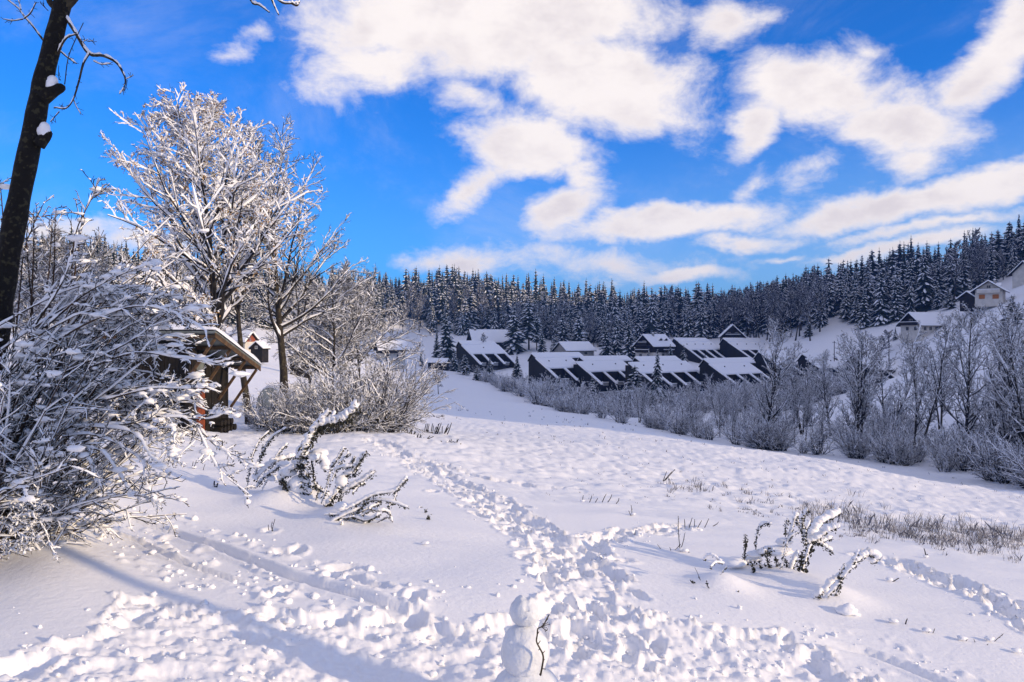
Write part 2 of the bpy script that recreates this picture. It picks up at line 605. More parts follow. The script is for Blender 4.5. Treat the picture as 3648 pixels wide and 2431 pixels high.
PATH = world_line([(2080, 2330), (2060, 2200), (2080, 2080), (1990, 1960), (1850, 1880), (1720, 1790), (1620, 1710), (1500, 1650), (1400, 1600), (1330, 1575)])
PATH2 = world_line([(2080, 2020), (2130, 1950), (2230, 1905), (2370, 1890), (2450, 1885)])
PATH3 = world_line([(3080, 1985), (3200, 2010), (3380, 2080), (3520, 2150), (3648, 2215), (3800, 2300)])
PATH4 = world_line([(1560, 1650), (1700, 1690), (1900, 1725), (2060, 1735)])
TRACK = world_line([(220, 1800), (330, 1800), (450, 1840), (620, 1905), (800, 1980), (1000, 2060), (1200, 2125), (1350, 2170), (1500, 2205), (1580, 2215)])
TRACK2 = world_line([(250, 1830), (380, 1890), (500, 1950), (600, 2000), (760, 2060), (900, 2110)])
TRACK3 = world_line([(2850, 2285), (2960, 2300), (3080, 2325), (3220, 2370), (3380, 2431), (3500, 2500)])
TROD = world_line([(-300, 2360), (0, 2330), (180, 2290), (330, 2230), (420, 2150), (700, 2170), (1000, 2180), (1300, 2200), (1600, 2200), (1800, 2195), (1950, 2190),
                   (2200, 2200), (2350, 2215), (2600, 2235), (2800, 2270), (2950, 2330), (3080, 2431), (3200, 2600)])
MOUNDS = []            # x, y, radius, height: drifts under the plants


def _prints():
    r = np.random.default_rng(5)
    out = []
    for pts, half, n in ((PATH, 0.55, 230), (PATH2, 0.28, 45), (PATH3, 0.4, 60), (PATH4, 0.2, 30)):
        p = np.array(pts)
        seg = np.hypot(*np.diff(p, axis=0).T)
        cum = np.concatenate([[0], np.cumsum(seg)])
        for q in r.uniform(0, 1, n) ** 1.25 * cum[-1]:
            i = min(np.searchsorted(cum, q) - 1, len(seg) - 1)
            i = max(i, 0)
            t = (q - cum[i]) / seg[i]
            d = (p[i + 1] - p[i]) / seg[i]
            c = p[i] + (p[i + 1] - p[i]) * t + np.array([-d[1], d[0]]) * r.normal(0, half * 0.5)
            out.append((c[0], c[1], math.atan2(d[1], d[0]) + r.normal(0, 0.5), r.uniform(0.04, 0.085)))
    for u, v in ((960, 1890), (1010, 1985), (1060, 1975), (1000, 2130), (1190, 2060), (1260, 2075), (1300, 2100), (1480, 2150), (1215, 2040), (1330, 2110),
                 (1870, 1990), (1930, 2030), (1970, 2045), (1920, 1985), (1850, 1960)):
        p = hit(u, v)
        out.append((p[0], p[1], r.uniform(0, 3), r.uniform(0.04, 0.08)))
    return out


PRINTS = _prints()


def ground(x, y):
    x, y = np.atleast_1d(np.asarray(x, float)), np.atleast_1d(np.asarray(y, float))
    z = base_h(x, y)
    r = np.hypot(x, y)
    near = 1 - sstep(r, 60, 120)
    far = sstep(r, 60, 160) * (1 - sstep(r, 500, 900))
    z = z + far * fbm(x / 26, y / 26, 3, 40) * 0.45
    z = z + near * (fbm(x / 3.1, y / 2.2, 3, 3) * 0.055 + fbm(x / 11, y / 9, 2, 8) * 0.14 * sstep(r, 6, 20))
    # rough grown-over snow of the meadow
    z = z + near * sstep(r, 12, 24) * np.abs(fbm(x / 0.6, y / 0.6, 3, 21)) * 0.075
    m = (r < 45) & (y > -3)
    if m.any():
        xs, ys = x[m], y[m]
        dz = np.zeros(xs.shape)
        lump = 0.75 - np.abs(fbm(xs / 0.30, ys / 0.30, 4, 60, 0.55))     # sharp crests between rounded hollows
        lump2 = fbm(xs / 0.62, ys / 0.55, 3, 70)
        fine = fbm(xs / 0.06, ys / 0.06, 3, 90)
        spot = sstep(fbm(xs / 0.9, ys / 0.9, 2, 77), -0.5, 0.6)          # some places churned more than others
        # trodden ground in front
        dT, _ = line_dist(xs, ys, TROD)
        jag = fbm(xs / 0.45, ys / 0.45, 3, 33) * 0.22
        mk = sstep(-dT * 1.0 + jag, -0.02, 0.16)
        mk = np.where(ys < 3.5, 0.7, mk)
        for pts, half in ((PATH, 0.50), (PATH2, 0.26), (PATH3, 0.30), (PATH4, 0.16)):
            d, al = line_dist(xs, ys, pts)
            fade = 1.0
            mk = np.maximum(mk, sstep(half - np.abs(d) + jag * half * 1.6, 0.0, 0.16) * fade)
        dz += mk * (-0.05 + (0.04 + 0.045 * spot) * (lump - 0.35) + 0.026 * lump2 + 0.010 * fine)
        edge = mk * (1 - mk) * 4
        dz += edge * 0.035 * (1 + fine)
        # sledge runners
        for pts, wd, dp in ((TRACK, 0.13, 0.065), (TRACK2, 0.07, 0.03), (TRACK3, 0.12, 0.05)):
            d, al = line_dist(xs, ys, pts)
            tot = sum(math.hypot(b[0] - a[0], b[1] - a[1]) for a, b in zip(pts[:-1], pts[1:]))
            endf = sstep(al, 0.0, 0.8) * (1 - sstep(al, tot - 0.5, tot))
            wob = d + 0.02 * vn(al / 0.7, al * 0 + 3, 12)
            dz += endf * (-dp * (1 - sstep(np.abs(wob), wd * 0.55, wd * 0.75)) + 0.028 * np.exp(-((np.abs(wob) - wd * 1.05) / (wd * 0.35)) ** 2))
            # crumbs thrown up along the side
            crumb = np.maximum(vn(xs / 0.11, ys / 0.11, 55) - 0.3, 0) * 0.05 * np.exp(-((np.abs(wob) - 0.42) / 0.22) ** 2)
            dz += endf * crumb
        pit, rim = np.zeros(xs.shape), np.zeros(xs.shape)
        for (px, py, an, dp) in PRINTS:
            k = (np.abs(xs - px) < 0.5) & (np.abs(ys - py) < 0.5)
            if not k.any():
                continue
            c, s = math.cos(an), math.sin(an)
            a_, b_ = (xs[k] - px) * c + (ys[k] - py) * s, -(xs[k] - px) * s + (ys[k] - py) * c
            q = np.sqrt((a_ / 0.17) ** 2 + (b_ / 0.085) ** 2)
            pit[k] = np.minimum(pit[k], -dp * (1 - sstep(q, 0.7, 1.08)))
            rim[k] = np.maximum(rim[k], dp * 0.30 * np.exp(-((q - 1.4) / 0.3) ** 2) * (0.7 + 0.9 * fine[k]))
        dz += pit + rim * (1 + pit / 0.09)
        for (mx, my, mr, mh) in MOUNDS:
            dz += mh * np.exp(-((xs - mx) ** 2 + (ys - my) ** 2) / (mr * mr))
        z[m] += dz
    return z


def gz(x, y):
    return float(ground(np.array([x]), np.array([y]))[0])


def on(u, v, ymin=3.0):
    """Ground point seen at that pixel, on the finished surface."""
    p = hit(u, v, ymin)
    return np.array([p[0], p[1], gz(p[0], p[1])])


def build_ground():
    dense = np.radians(np.arange(-37, 37.001, 0.13))
    left = np.radians(np.concatenate([np.arange(-180, -60, 6), np.arange(-60, -37, 1.0)]))
    right = np.radians(np.concatenate([np.arange(38, 60, 1.0), np.arange(60, 180, 6)]))
    A = np.concatenate([left, dense, right])
    R = [0.4, 1.0, 1.8, 2.6, 3.2, 3.7, 4.1]
    while R[-1] < 9000:
        r = R[-1]
        R.append(r * (1.0045 if r < 14 else 1.006 if r < 26 else 1.0095 if r < 110 else 1.016 if r < 520 else 1.12))
    R = np.array(R)
    AA, RR = np.meshgrid(A, R)
    X, Y = np.sin(AA) * RR, np.cos(AA) * RR
    Z = ground(X.ravel(), Y.ravel()).reshape(X.shape)
    nr, na = X.shape
    V = np.stack([X, Y, Z], -1).reshape(-1, 3)
    i = np.arange(nr - 1)[:, None] * na
    j = np.arange(na)[None]
    j2 = (j + 1) % na
    fc = np.stack([i + j, i + na + j, i + na + j2, i + j2], -1).reshape(-1, 4)[:, ::-1]
    mb = MB()
    mb.add(V, fc)
    c = len(V)
    mb.add([(0, 0, Z[0].mean())], [[0, 0, 0]][:0])
    cap = MB()
    o = mb.build('snowy_ground', 'snow_ground', smooth=True)
    tag(o, 'snow-covered meadow and hillsides with trampled snow and sledge tracks', None, kind='structure')
    return o


def ground_material():
    m = bpy.data.materials.new('ground snow')
    m.use_nodes = True
    nt = m.node_tree
    b = nt.nodes['Principled BSDF']
    b.inputs['Roughness'].default_value = 0.6
    b.inputs['Specular IOR Level'].default_value = 0.2
    b.inputs['Base Color'].default_value = (0.86, 0.865, 0.89, 1)
    tc = nt.nodes.new('ShaderNodeTexCoord')
    n = nt.nodes.new('ShaderNodeTexNoise')
    n.inputs['Scale'].default_value = 14
    n.inputs['Detail'].default_value = 6
    n.inputs['Roughness'].default_value = 0.6
    nt.links.new(tc.outputs['Object'], n.inputs['Vector'])
    bp = nt.nodes.new('ShaderNodeBump')
    bp.inputs['Distance'].default_value = 0.012
    bp.inputs['Strength'].default_value = 0.8
    nt.links.new(n.outputs['Fac'], bp.inputs['Height'])
    nt.links.new(bp.outputs[0], b.inputs['Normal'])
    return m


M['snow_ground'] = ground_material()


# ------------------------------------------------------------------ growing branches
def grow(S_, D, L_, k, wob, trop, rg, trop2=0.0):
    """n paths of k points; trop bends them up (+) or down (-), trop2 is added towards the tip."""
    n = len(S_)
    P = np.empty((n, k, 3))
    P[:, 0] = S_
    d = norm(np.asarray(D, float))
    step = (np.asarray(L_) / (k - 1))[:, None]
    for i in range(1, k):
        d = d + rg.normal(0, wob, (n, 3))
        d[:, 2] += trop + trop2 * i / k
        d = norm(d)
        P[:, i] = P[:, i - 1] + d * step
    return P


def taper(n, k, r0, r1, p=1.0):
    t = np.linspace(0, 1, k)[None] ** p
    return np.asarray(r0)[:, None] * (1 - t) + np.asarray(r1)[:, None] * t


def spawn(P, R, L_, m, t0, t1, ang, angsd, lr, rr, rg, up=0.0, lt=0.55):
    n, k, _ = P.shape
    t = (np.arange(m)[None] + rg.uniform(0, 1, (n, m))) / m
    t = t0 + (t1 - t0) * t
    x = t * (k - 1)
    i = np.minimum(x.astype(int), k - 2)
    f = (x - i)[..., None]
    r = np.arange(n)[:, None]
    pos = P[r, i] * (1 - f) + P[r, i + 1] * f
    T = norm(P[r, i + 1] - P[r, i])
    rad = R[r, i] * (1 - f[..., 0]) + R[r, i + 1] * f[..., 0]
    q = rg.normal(0, 1, (n, m, 3))
    q[..., 2] += up
    q = norm(q - (q * T).sum(-1, keepdims=True) * T)
    a = rg.normal(ang, angsd, (n, m))[..., None]
    D = np.cos(a) * T + np.sin(a) * q
    Ln = L_[:, None] * lr * (1 - lt * t) * rg.uniform(0.6, 1.15, (n, m))
    return pos.reshape(-1, 3), D.reshape(-1, 3), Ln.ravel(), (rad * rr).ravel()


def snow_on(mb, P, R, th, sides=3, rg=rng, keep=1.0, mat=0, th_max=0.2, mod=0.35, lift=0.55, grow_r=0.5, steep=0.92):
    """Ridge of snow lying along the upper side of each path; steep runs carry none."""
    n, k, _ = P.shape
    if n == 0:
        return
    T = np.gradient(P, axis=1)
    hz = np.sqrt(np.clip(1 - norm(T)[..., 2] ** 2, 0, 1))
    w = np.clip((hz - (1 - steep)) / 0.5, 0, 1)
    t = np.minimum(th + R * grow_r, th_max) * w * (1 + rg.normal(0, mod, (n, k))).clip(0.25, 2.2)
    t[:, -1] *= 0.5
    sel = (w.mean(1) > 0.3) & (rg.uniform(0, 1, n) < keep)
    P2 = P + np.stack([np.zeros_like(t), np.zeros_like(t), R * lift + t * 0.45], -1)
    tubes(mb, P2[sel], t[sel], sides, mat, 0.8)


def quads_at(mb, C, size, rg, mat=0, up=0.3):
    """Small randomly turned leaf faces."""
    n = len(C)
    a = norm(rg.normal(0, 1, (n, 3)))
    b = norm(np.cross(a, rg.normal(0, 1, (n, 3))))
    s = size * rg.uniform(0.6, 1.4, (n, 1))
    V = np.stack([C - a * s - b * s * 0.3, C + b * s * 0.45, C + a * s, C - b * s * 0.5], 1)
    fc = np.arange(n * 4).reshape(n, 4)
    mb.add(V.reshape(-1, 3), fc, mat)


def bare_tree_mesh(name, seed, H, r0, stems=1, first=0.2, nprim=26, plen=4.0, pang=0.85, shape='cone', up=0.06, droop=-0.02,
                   n2=11, n3=7, n4=4, snow=0.02, bark='bark', twig='twig', snowmat='snow_far', seeds=0, lean=0.06, keep=0.9, twr=0.006):
    rg = np.random.default_rng(seed)
    out = {}
    tm, bm_, sm = MB(), MB(), MB()
    # trunk(s)
    S_ = np.zeros((stems, 3))
    D = np.stack([rg.normal(0, lean + 0.16 * (stems > 1), stems), rg.normal(0, lean + 0.16 * (stems > 1), stems), np.ones(stems)], 1)
    S_[:, :2] = D[:, :2] * 0.5
    S_[:, 2] = -0.4
    L0 = np.full(stems, H + 0.4) * (1 if stems == 1 else rg.uniform(0.75, 1.0, stems))
    P0 = grow(S_, D, L0, 14, 0.045, 0.03, rg)
    R0 = taper(stems, 14, np.full(stems, r0 * (1 if stems == 1 else 0.7)), np.full(stems, 0.02), 0.8)
    R0[:, 0] *= 1.35
    tubes(tm, P0, R0, 8)
    # limbs
    p, d, l, r = spawn(P0, R0, np.full(stems, 1.0), nprim, first, 0.97, pang, 0.16, 1.0, 0.62, rg, up=0.35, lt=0)
    t = (p[:, 2] / H).clip(0, 1)
    q = (t - first) / (1 - first)
    if shape == 'cone':
        prof = np.interp(q, [0, 0.15, 0.45, 0.8, 1], [0.8, 1.0, 0.92, 0.55, 0.2])
    elif shape == 'round':
        prof = np.interp(q, [0, 0.3, 0.6, 1], [0.8, 1.0, 0.85, 0.35])
    else:
        prof = np.interp(q, [0, 0.3, 0.7, 1], [1.0, 0.95, 0.6, 0.3])
    l1 = plen * prof * rg.uniform(0.75, 1.15, len(p))
    r = np.minimum(r, 0.03 * l1 + 0.014)
    P1 = grow(p, d, l1, 9, 0.085, up, rg, droop)
    R1 = taper(len(p), 9, r, np.full(len(p), twr * 1.3))
    tubes(bm_, P1, R1, 5)
    snow_on(sm, P1, R1, snow * 1.6, 4, rg, 1.0, th_max=0.12)
    p, d, l, r = spawn(P1, R1, l1, n2, 0.18, 0.99, 0.75, 0.2, 0.42, 0.6, rg, up=0.3)
    l = np.maximum(l, 0.35)
    P2 = grow(p, d, l, 6, 0.11, up * 0.8, rg, droop)
    R2 = taper(len(p), 6, np.maximum(r, twr * 1.2), np.full(len(p), twr))
    tubes(bm_, P2, R2, 3)
    snow_on(sm, P2, R2, snow, 3, rg, keep, th_max=0.08)
    p, d, l, r = spawn(P2, R2, l, n3, 0.2, 1.0, 0.7, 0.22, 0.5, 0.75, rg, up=0.2)
    l = np.maximum(l, 0.25)
    P3 = grow(p, d, l, 4, 0.14, up * 0.5, rg, droop)
    R3 = taper(len(p), 4, np.maximum(r, twr * 0.9), np.full(len(p), twr * 0.6))
    tubes(bm_, P3, R3, 3)
    snow_on(sm, P3, R3, snow * 0.75, 3, rg, keep * 0.75, th_max=0.06)
    if n4:
        p, d, l, r = spawn(P3, R3, l, n4, 0.3, 1.0, 0.65, 0.25, 0.6, 0.8, rg, up=0.1)
        l = np.maximum(l, 0.15)
        P4 = grow(p, d, l, 3, 0.15, 0.02, rg)
        R4 = taper(len(p), 3, np.full(len(p), twr * 0.75), np.full(len(p), twr * 0.4))
        tubes(bm_, P4, R4, 3)
        snow_on(sm, P4, R4, snow * 0.6, 3, rg, keep * 0.45, th_max=0.05)
    if seeds:
        tips = P3[:, -1]
        tips = tips[tips[:, 2] > H * 0.32]
        tips = tips[rg.uniform(0, 1, len(tips)) < min(1, seeds / len(tips))]
        C = np.repeat(tips, 6, 0) + rg.normal(0, 0.06, (len(tips) * 6, 3)) - np.array([0, 0, 0.07])
        s_ = MB()
        quads_at(s_, C, 0.045, rg)
        out['seed_bunches'] = s_.mesh(name + '_seeds', 'seed')
        S2 = C[::3] + np.array([0, 0, 0.05])
        blobs(sm, S2, np.repeat(rg.uniform(0.02, 0.045, (len(S2), 1)), 3, 1) * np.array([1, 1, 0.6]), 1, 0.3)
    out['trunk'] = tm.mesh(name + '_trunk', bark, True)
    out['branches'] = bm_.mesh(name + '_branches', twig)
    out['snow'] = sm.mesh(name + '_snow', snowmat)
    return out


def bush_mesh(name, seed, H, W, nst=34, snow=0.018, twig='twig', n2=9, n3=6, twr=0.007, spread=0.9, droop=-0.05, base=0.35):
    rg = np.random.default_rng(seed)
    bm_, sm = MB(), MB()
    a = rg.uniform(0, 2 * math.pi, nst)
    el = rg.uniform(0.0, spread, nst)
    D = np.stack([np.cos(a) * np.sin(el), np.sin(a) * np.sin(el), np.cos(el)], 1)
    S_ = np.stack([np.cos(a), np.sin(a), np.zeros(nst)], 1) * (rg.uniform(0, 1, nst) ** 0.5 * base * W / 2)[:, None]
    S_[:, 2] = -0.15
    L_ = (H * np.cos(el) + W * 0.6 * np.sin(el)) * rg.uniform(0.35, 1.12, nst)
    P = grow(S_, D, L_, 8, 0.13, 0.0, rg, droop)
    R = taper(nst, 8, np.full(nst, twr * 3.2), np.full(nst, twr))
    tubes(bm_, P, R, 4)
    snow_on(sm, P, R, snow, 3, rg)
    p, d, l, r = spawn(P, R, L_, n2, 0.15, 1.0, 0.6, 0.2, 0.42, 0.6, rg, up=0.1)
    P2 = grow(p, d, l, 5, 0.12, 0.0, rg, droop)
    R2 = taper(len(p), 5, np.maximum(r, twr), np.full(len(p), twr * 0.7))
    tubes(bm_, P2, R2, 3)
    snow_on(sm, P2, R2, snow, 3, rg)
    p, d, l, r = spawn(P2, R2, l, n3, 0.15, 1.0, 0.6, 0.25, 0.5, 0.8, rg, up=0.1)
    P3 = grow(p, d, np.maximum(l, 0.12), 3, 0.15, 0.0, rg, droop)
    R3 = taper(len(p), 3, np.full(len(p), twr * 0.8), np.full(len(p), twr * 0.5))
    tubes(bm_, P3, R3, 3)
    snow_on(sm, P3, R3, snow * 0.8, 3, rg, 0.8)
    return {'branches': bm_.mesh(name + '_branches', twig), 'snow': sm.mesh(name + '_snow', 'snow_far')}


def conifer_mesh(name, seed, H=20.0, Rm=3.2, whorls=30, per=9, low=0.06, detail=True, snow=0.85, droop=0.32, gap=0.0, pw=0.95):
    rg = np.random.default_rng(seed)
    mb = MB()
    ts = low + (0.985 - low) * (np.arange(whorls) + rg.uniform(0, 0.8, whorls)) / whorls
    A, Z, Ln = [], [], []
    for t in ts:
        m = max(4, int(per * (1.1 - 0.45 * t)))
        a0 = rg.uniform(0, 6.28)
        a = a0 + np.arange(m) * 2 * math.pi / m + rg.normal(0, 0.22, m)
        ln = Rm * (np.clip((1 - t) * 1.1, 0, 1) ** pw) * rg.uniform(0.58, 1.22, m) + 0.12
        if gap:
            ln = ln * np.where(rg.uniform(0, 1, m) < gap, 0.45, 1)
        A.append(a), Ln.append(ln), Z.append(np.full(m, t * H) + rg.normal(0, 0.12, m))
    A, Z, Ln = np.concatenate(A), np.concatenate(Z), np.concatenate(Ln)
    n = len(A)
    out = np.stack([np.cos(A), np.sin(A), np.zeros(n)], 1)
    side = np.stack([-np.sin(A), np.cos(A), np.zeros(n)], 1)
    tt = np.array([0.05, 0.4, 0.75, 1.0]) if detail else np.array([0.05, 0.6, 1.0])
    wd = np.array([0.10, 0.30, 0.24, 0.02]) if detail else np.array([0.12, 0.34, 0.03])
    k = len(tt)
    dr = droop * rg.uniform(0.7, 1.4, n)
    zc = (0.12 * tt[None] - dr[:, None] * tt[None] ** 1.7) * Ln[:, None] + Z[:, None]
    w = wd[None] * (Ln[:, None] * 0.85 + 0.35) * rg.uniform(0.7, 1.3, (n, k))
    ctr = out[:, None] * (Ln[:, None] * tt[None])[..., None] + np.stack([np.zeros((n, k)), np.zeros((n, k)), zc], -1)
    ctr[..., :2] += rg.normal(0, 0.06, (n, k, 2))
    hang = 0.75 * w + 0.05
    lft = ctr + side[:, None] * w[..., None] - np.stack([0 * w, 0 * w, hang * rg.uniform(0.6, 1.4, (n, k))], -1)
    rgt = ctr - side[:, None] * w[..., None] - np.stack([0 * w, 0 * w, hang * rg.uniform(0.6, 1.4, (n, k))], -1)
    V = np.stack([lft, ctr, rgt], 2)          # n,k,3,3
    b = (np.arange(n) * k * 3)[:, None]
    fl, fs = [], []
    for i in range(k - 1):
        for j in (0, 1):
            fl.append(np.stack([b[:, 0] + i * 3 + j, b[:, 0] + i * 3 + j + 1, b[:, 0] + (i + 1) * 3 + j + 1, b[:, 0] + (i + 1) * 3 + j], 1))
    mb.add(V.reshape(-1, 3), np.concatenate(fl), 0)
    # snow pads: narrower, proud of the boughs
    sel = rg.uniform(0, 1, n) < snow
    sf = rg.uniform(0.22, 0.62, (n, k, 1))
    sf[:, 0] *= 0.3
    up = 0.10 + 0.06 * w
    c2 = ctr + np.stack([0 * w, 0 * w, up], -1)
    l2 = ctr + (lft - ctr) * sf + np.stack([0 * w, 0 * w, up * 0.5], -1)
    r2 = ctr + (rgt - ctr) * sf + np.stack([0 * w, 0 * w, up * 0.5], -1)
    V2 = np.stack([l2, c2, r2], 2)[sel]
    n2 = len(V2)
    b = np.arange(n2) * k * 3
    fs = []
    for i in range(0 if not detail else 0, k - 1):
        for j in (0, 1):
            fs.append(np.stack([b + i * 3 + j, b + i * 3 + j + 1, b + (i + 1) * 3 + j + 1, b + (i + 1) * 3 + j], 1))
    mb.add(V2.reshape(-1, 3), np.concatenate(fs), 1)
    if True:     # dark inner mass so the tree is not see-through
        core = np.array([[[0, 0, low * H], [0, 0, 0.35 * H], [0, 0, 0.7 * H], [0, 0, 0.95 * H]]])
        tubes(mb, core, np.array([[Rm * 0.34, Rm * 0.3, Rm * 0.15, 0.03]]), 7 if detail else 5, 0)
        tip = np.array([[[0, 0, H * 0.95], [0, 0, H * 1.0]]])
        tubes(mb, tip, np.array([[0.09, 0.02]]), 3, 0)
    tr = MB()
    tubes(tr, np.array([[[0, 0, -0.8], [0, 0, H * 0.5], [0, 0, H * 0.97]]]), np.array([[0.26, 0.15, 0.02]]), 6)
    return mb, tr


def place(meshes, name, label, cat, loc, rz=0.0, scale=1.0, group=None):
    root = thing(name, label, cat, tuple(loc), rz, group, scale)
    for pn, me in meshes.items():
        put(pn, me, root)
    return root


def path_px(pts, Y, z=None, jit=0.0, rg=None, k=None, ox=0.0, oy=0.0, sc=1.0):
    """Traced stem: zoomed pixel list -> smooth world path at depth Y (Y may be a pair start/end)."""
    q = np.array([((x / sc) + ox, (y / sc) + oy) for x, y in pts], float)
    m = len(q)
    Y0, Y1 = Y if isinstance(Y, (tuple, list)) else (Y, Y)
    yy = np.linspace(Y0, Y1, m)
    if jit and rg is not None:
        yy = yy + np.cumsum(rg.normal(0, jit, m)) - 0
    P = np.stack([at(u, v, y) for (u, v), y in zip(q, yy)])
    k = k or max(5, (m - 1) * 4 + 1)
    s = np.linspace(0, m - 1, k)
    out = np.empty((k, 3))
    Pp = np.concatenate([2 * P[:1] - P[1:2], P, 2 * P[-1:] - P[-2:-1]])
    for a, t in enumerate(s):                       # Catmull-Rom
        i = min(int(t), m - 2)
        f = t - i
        p0, p1, p2, p3 = Pp[i], Pp[i + 1], Pp[i + 2], Pp[i + 3]
        out[a] = 0.5 * (2 * p1 + (p2 - p0) * f + (2 * p0 - 5 * p1 + 4 * p2 - p3) * f * f + (3 * p1 - p0 - 3 * p2 + p3) * f ** 3)
    return out


# ------------------------------------------------------------------ buildings
def snow_slab(mb, quad, th, mat=0):
    """Layer of snow of thickness th on a sloping four-cornered roof plane (corners anticlockwise from above)."""
    q = np.array(quad, float)
    c = q.mean(0)
    top = c + (q - c) * 0.985 + np.array([0, 0, th])
    mb.add(np.concatenate([q, top]), [(4, 5, 6, 7), (0, 1, 5, 4), (1, 2, 6, 5), (2, 3, 7, 6), (3, 0, 4, 7)], mat)


def window_part(root, c, w, h, face, sub=True, frame='render_white'):
    """Window on a wall: face is the outward axis ('-y','+x','-x')."""
    fr, pn = MB(), MB()
    x, y, z = c
    t = 0.07
    if face == '-y':
        fr.box((x - w / 2 - t, y - 0.06, z - h / 2 - t), (x + w / 2 + t, y - 0.03, z - h / 2))
        fr.box((x - w / 2 - t, y - 0.06, z + h / 2), (x + w / 2 + t, y - 0.03, z + h / 2 + t))
        fr.box((x - w / 2 - t, y - 0.06, z - h / 2), (x - w / 2, y - 0.03, z + h / 2))
        fr.box((x + w / 2, y - 0.06, z - h / 2), (x + w / 2 + t, y - 0.03, z + h / 2))
        fr.box((x - 0.03, y - 0.055, z - h / 2), (x + 0.03, y - 0.03, z + h / 2))
        pn.box((x - w / 2, y - 0.028, z - h / 2), (x + w / 2, y - 0.012, z + h / 2))
    else:
        s = 1 if face == '+x' else -1
        a, b = sorted((x + s * 0.03, x + s * 0.06))
        fr.box((a, y - w / 2 - t, z - h / 2 - t), (b, y + w / 2 + t, z - h / 2))
        fr.box((a, y - w / 2 - t, z + h / 2), (b, y + w / 2 + t, z + h / 2 + t))
        fr.box((a, y - w / 2 - t, z - h / 2), (b, y - w / 2, z + h / 2))
        fr.box((a, y + w / 2, z - h / 2), (b, y + w / 2 + t, z + h / 2))
        fr.box((a, y - 0.03, z - h / 2), (b - 0.005, y + 0.03, z + h / 2))
        a, b = sorted((x + s * 0.012, x + s * 0.028))
        pn.box((a, y - w / 2, z - h / 2), (b, y + w / 2, z + h / 2))
    o = fr.build('window', frame, root)
    pn.build('pane', 'glass', o)
    return o


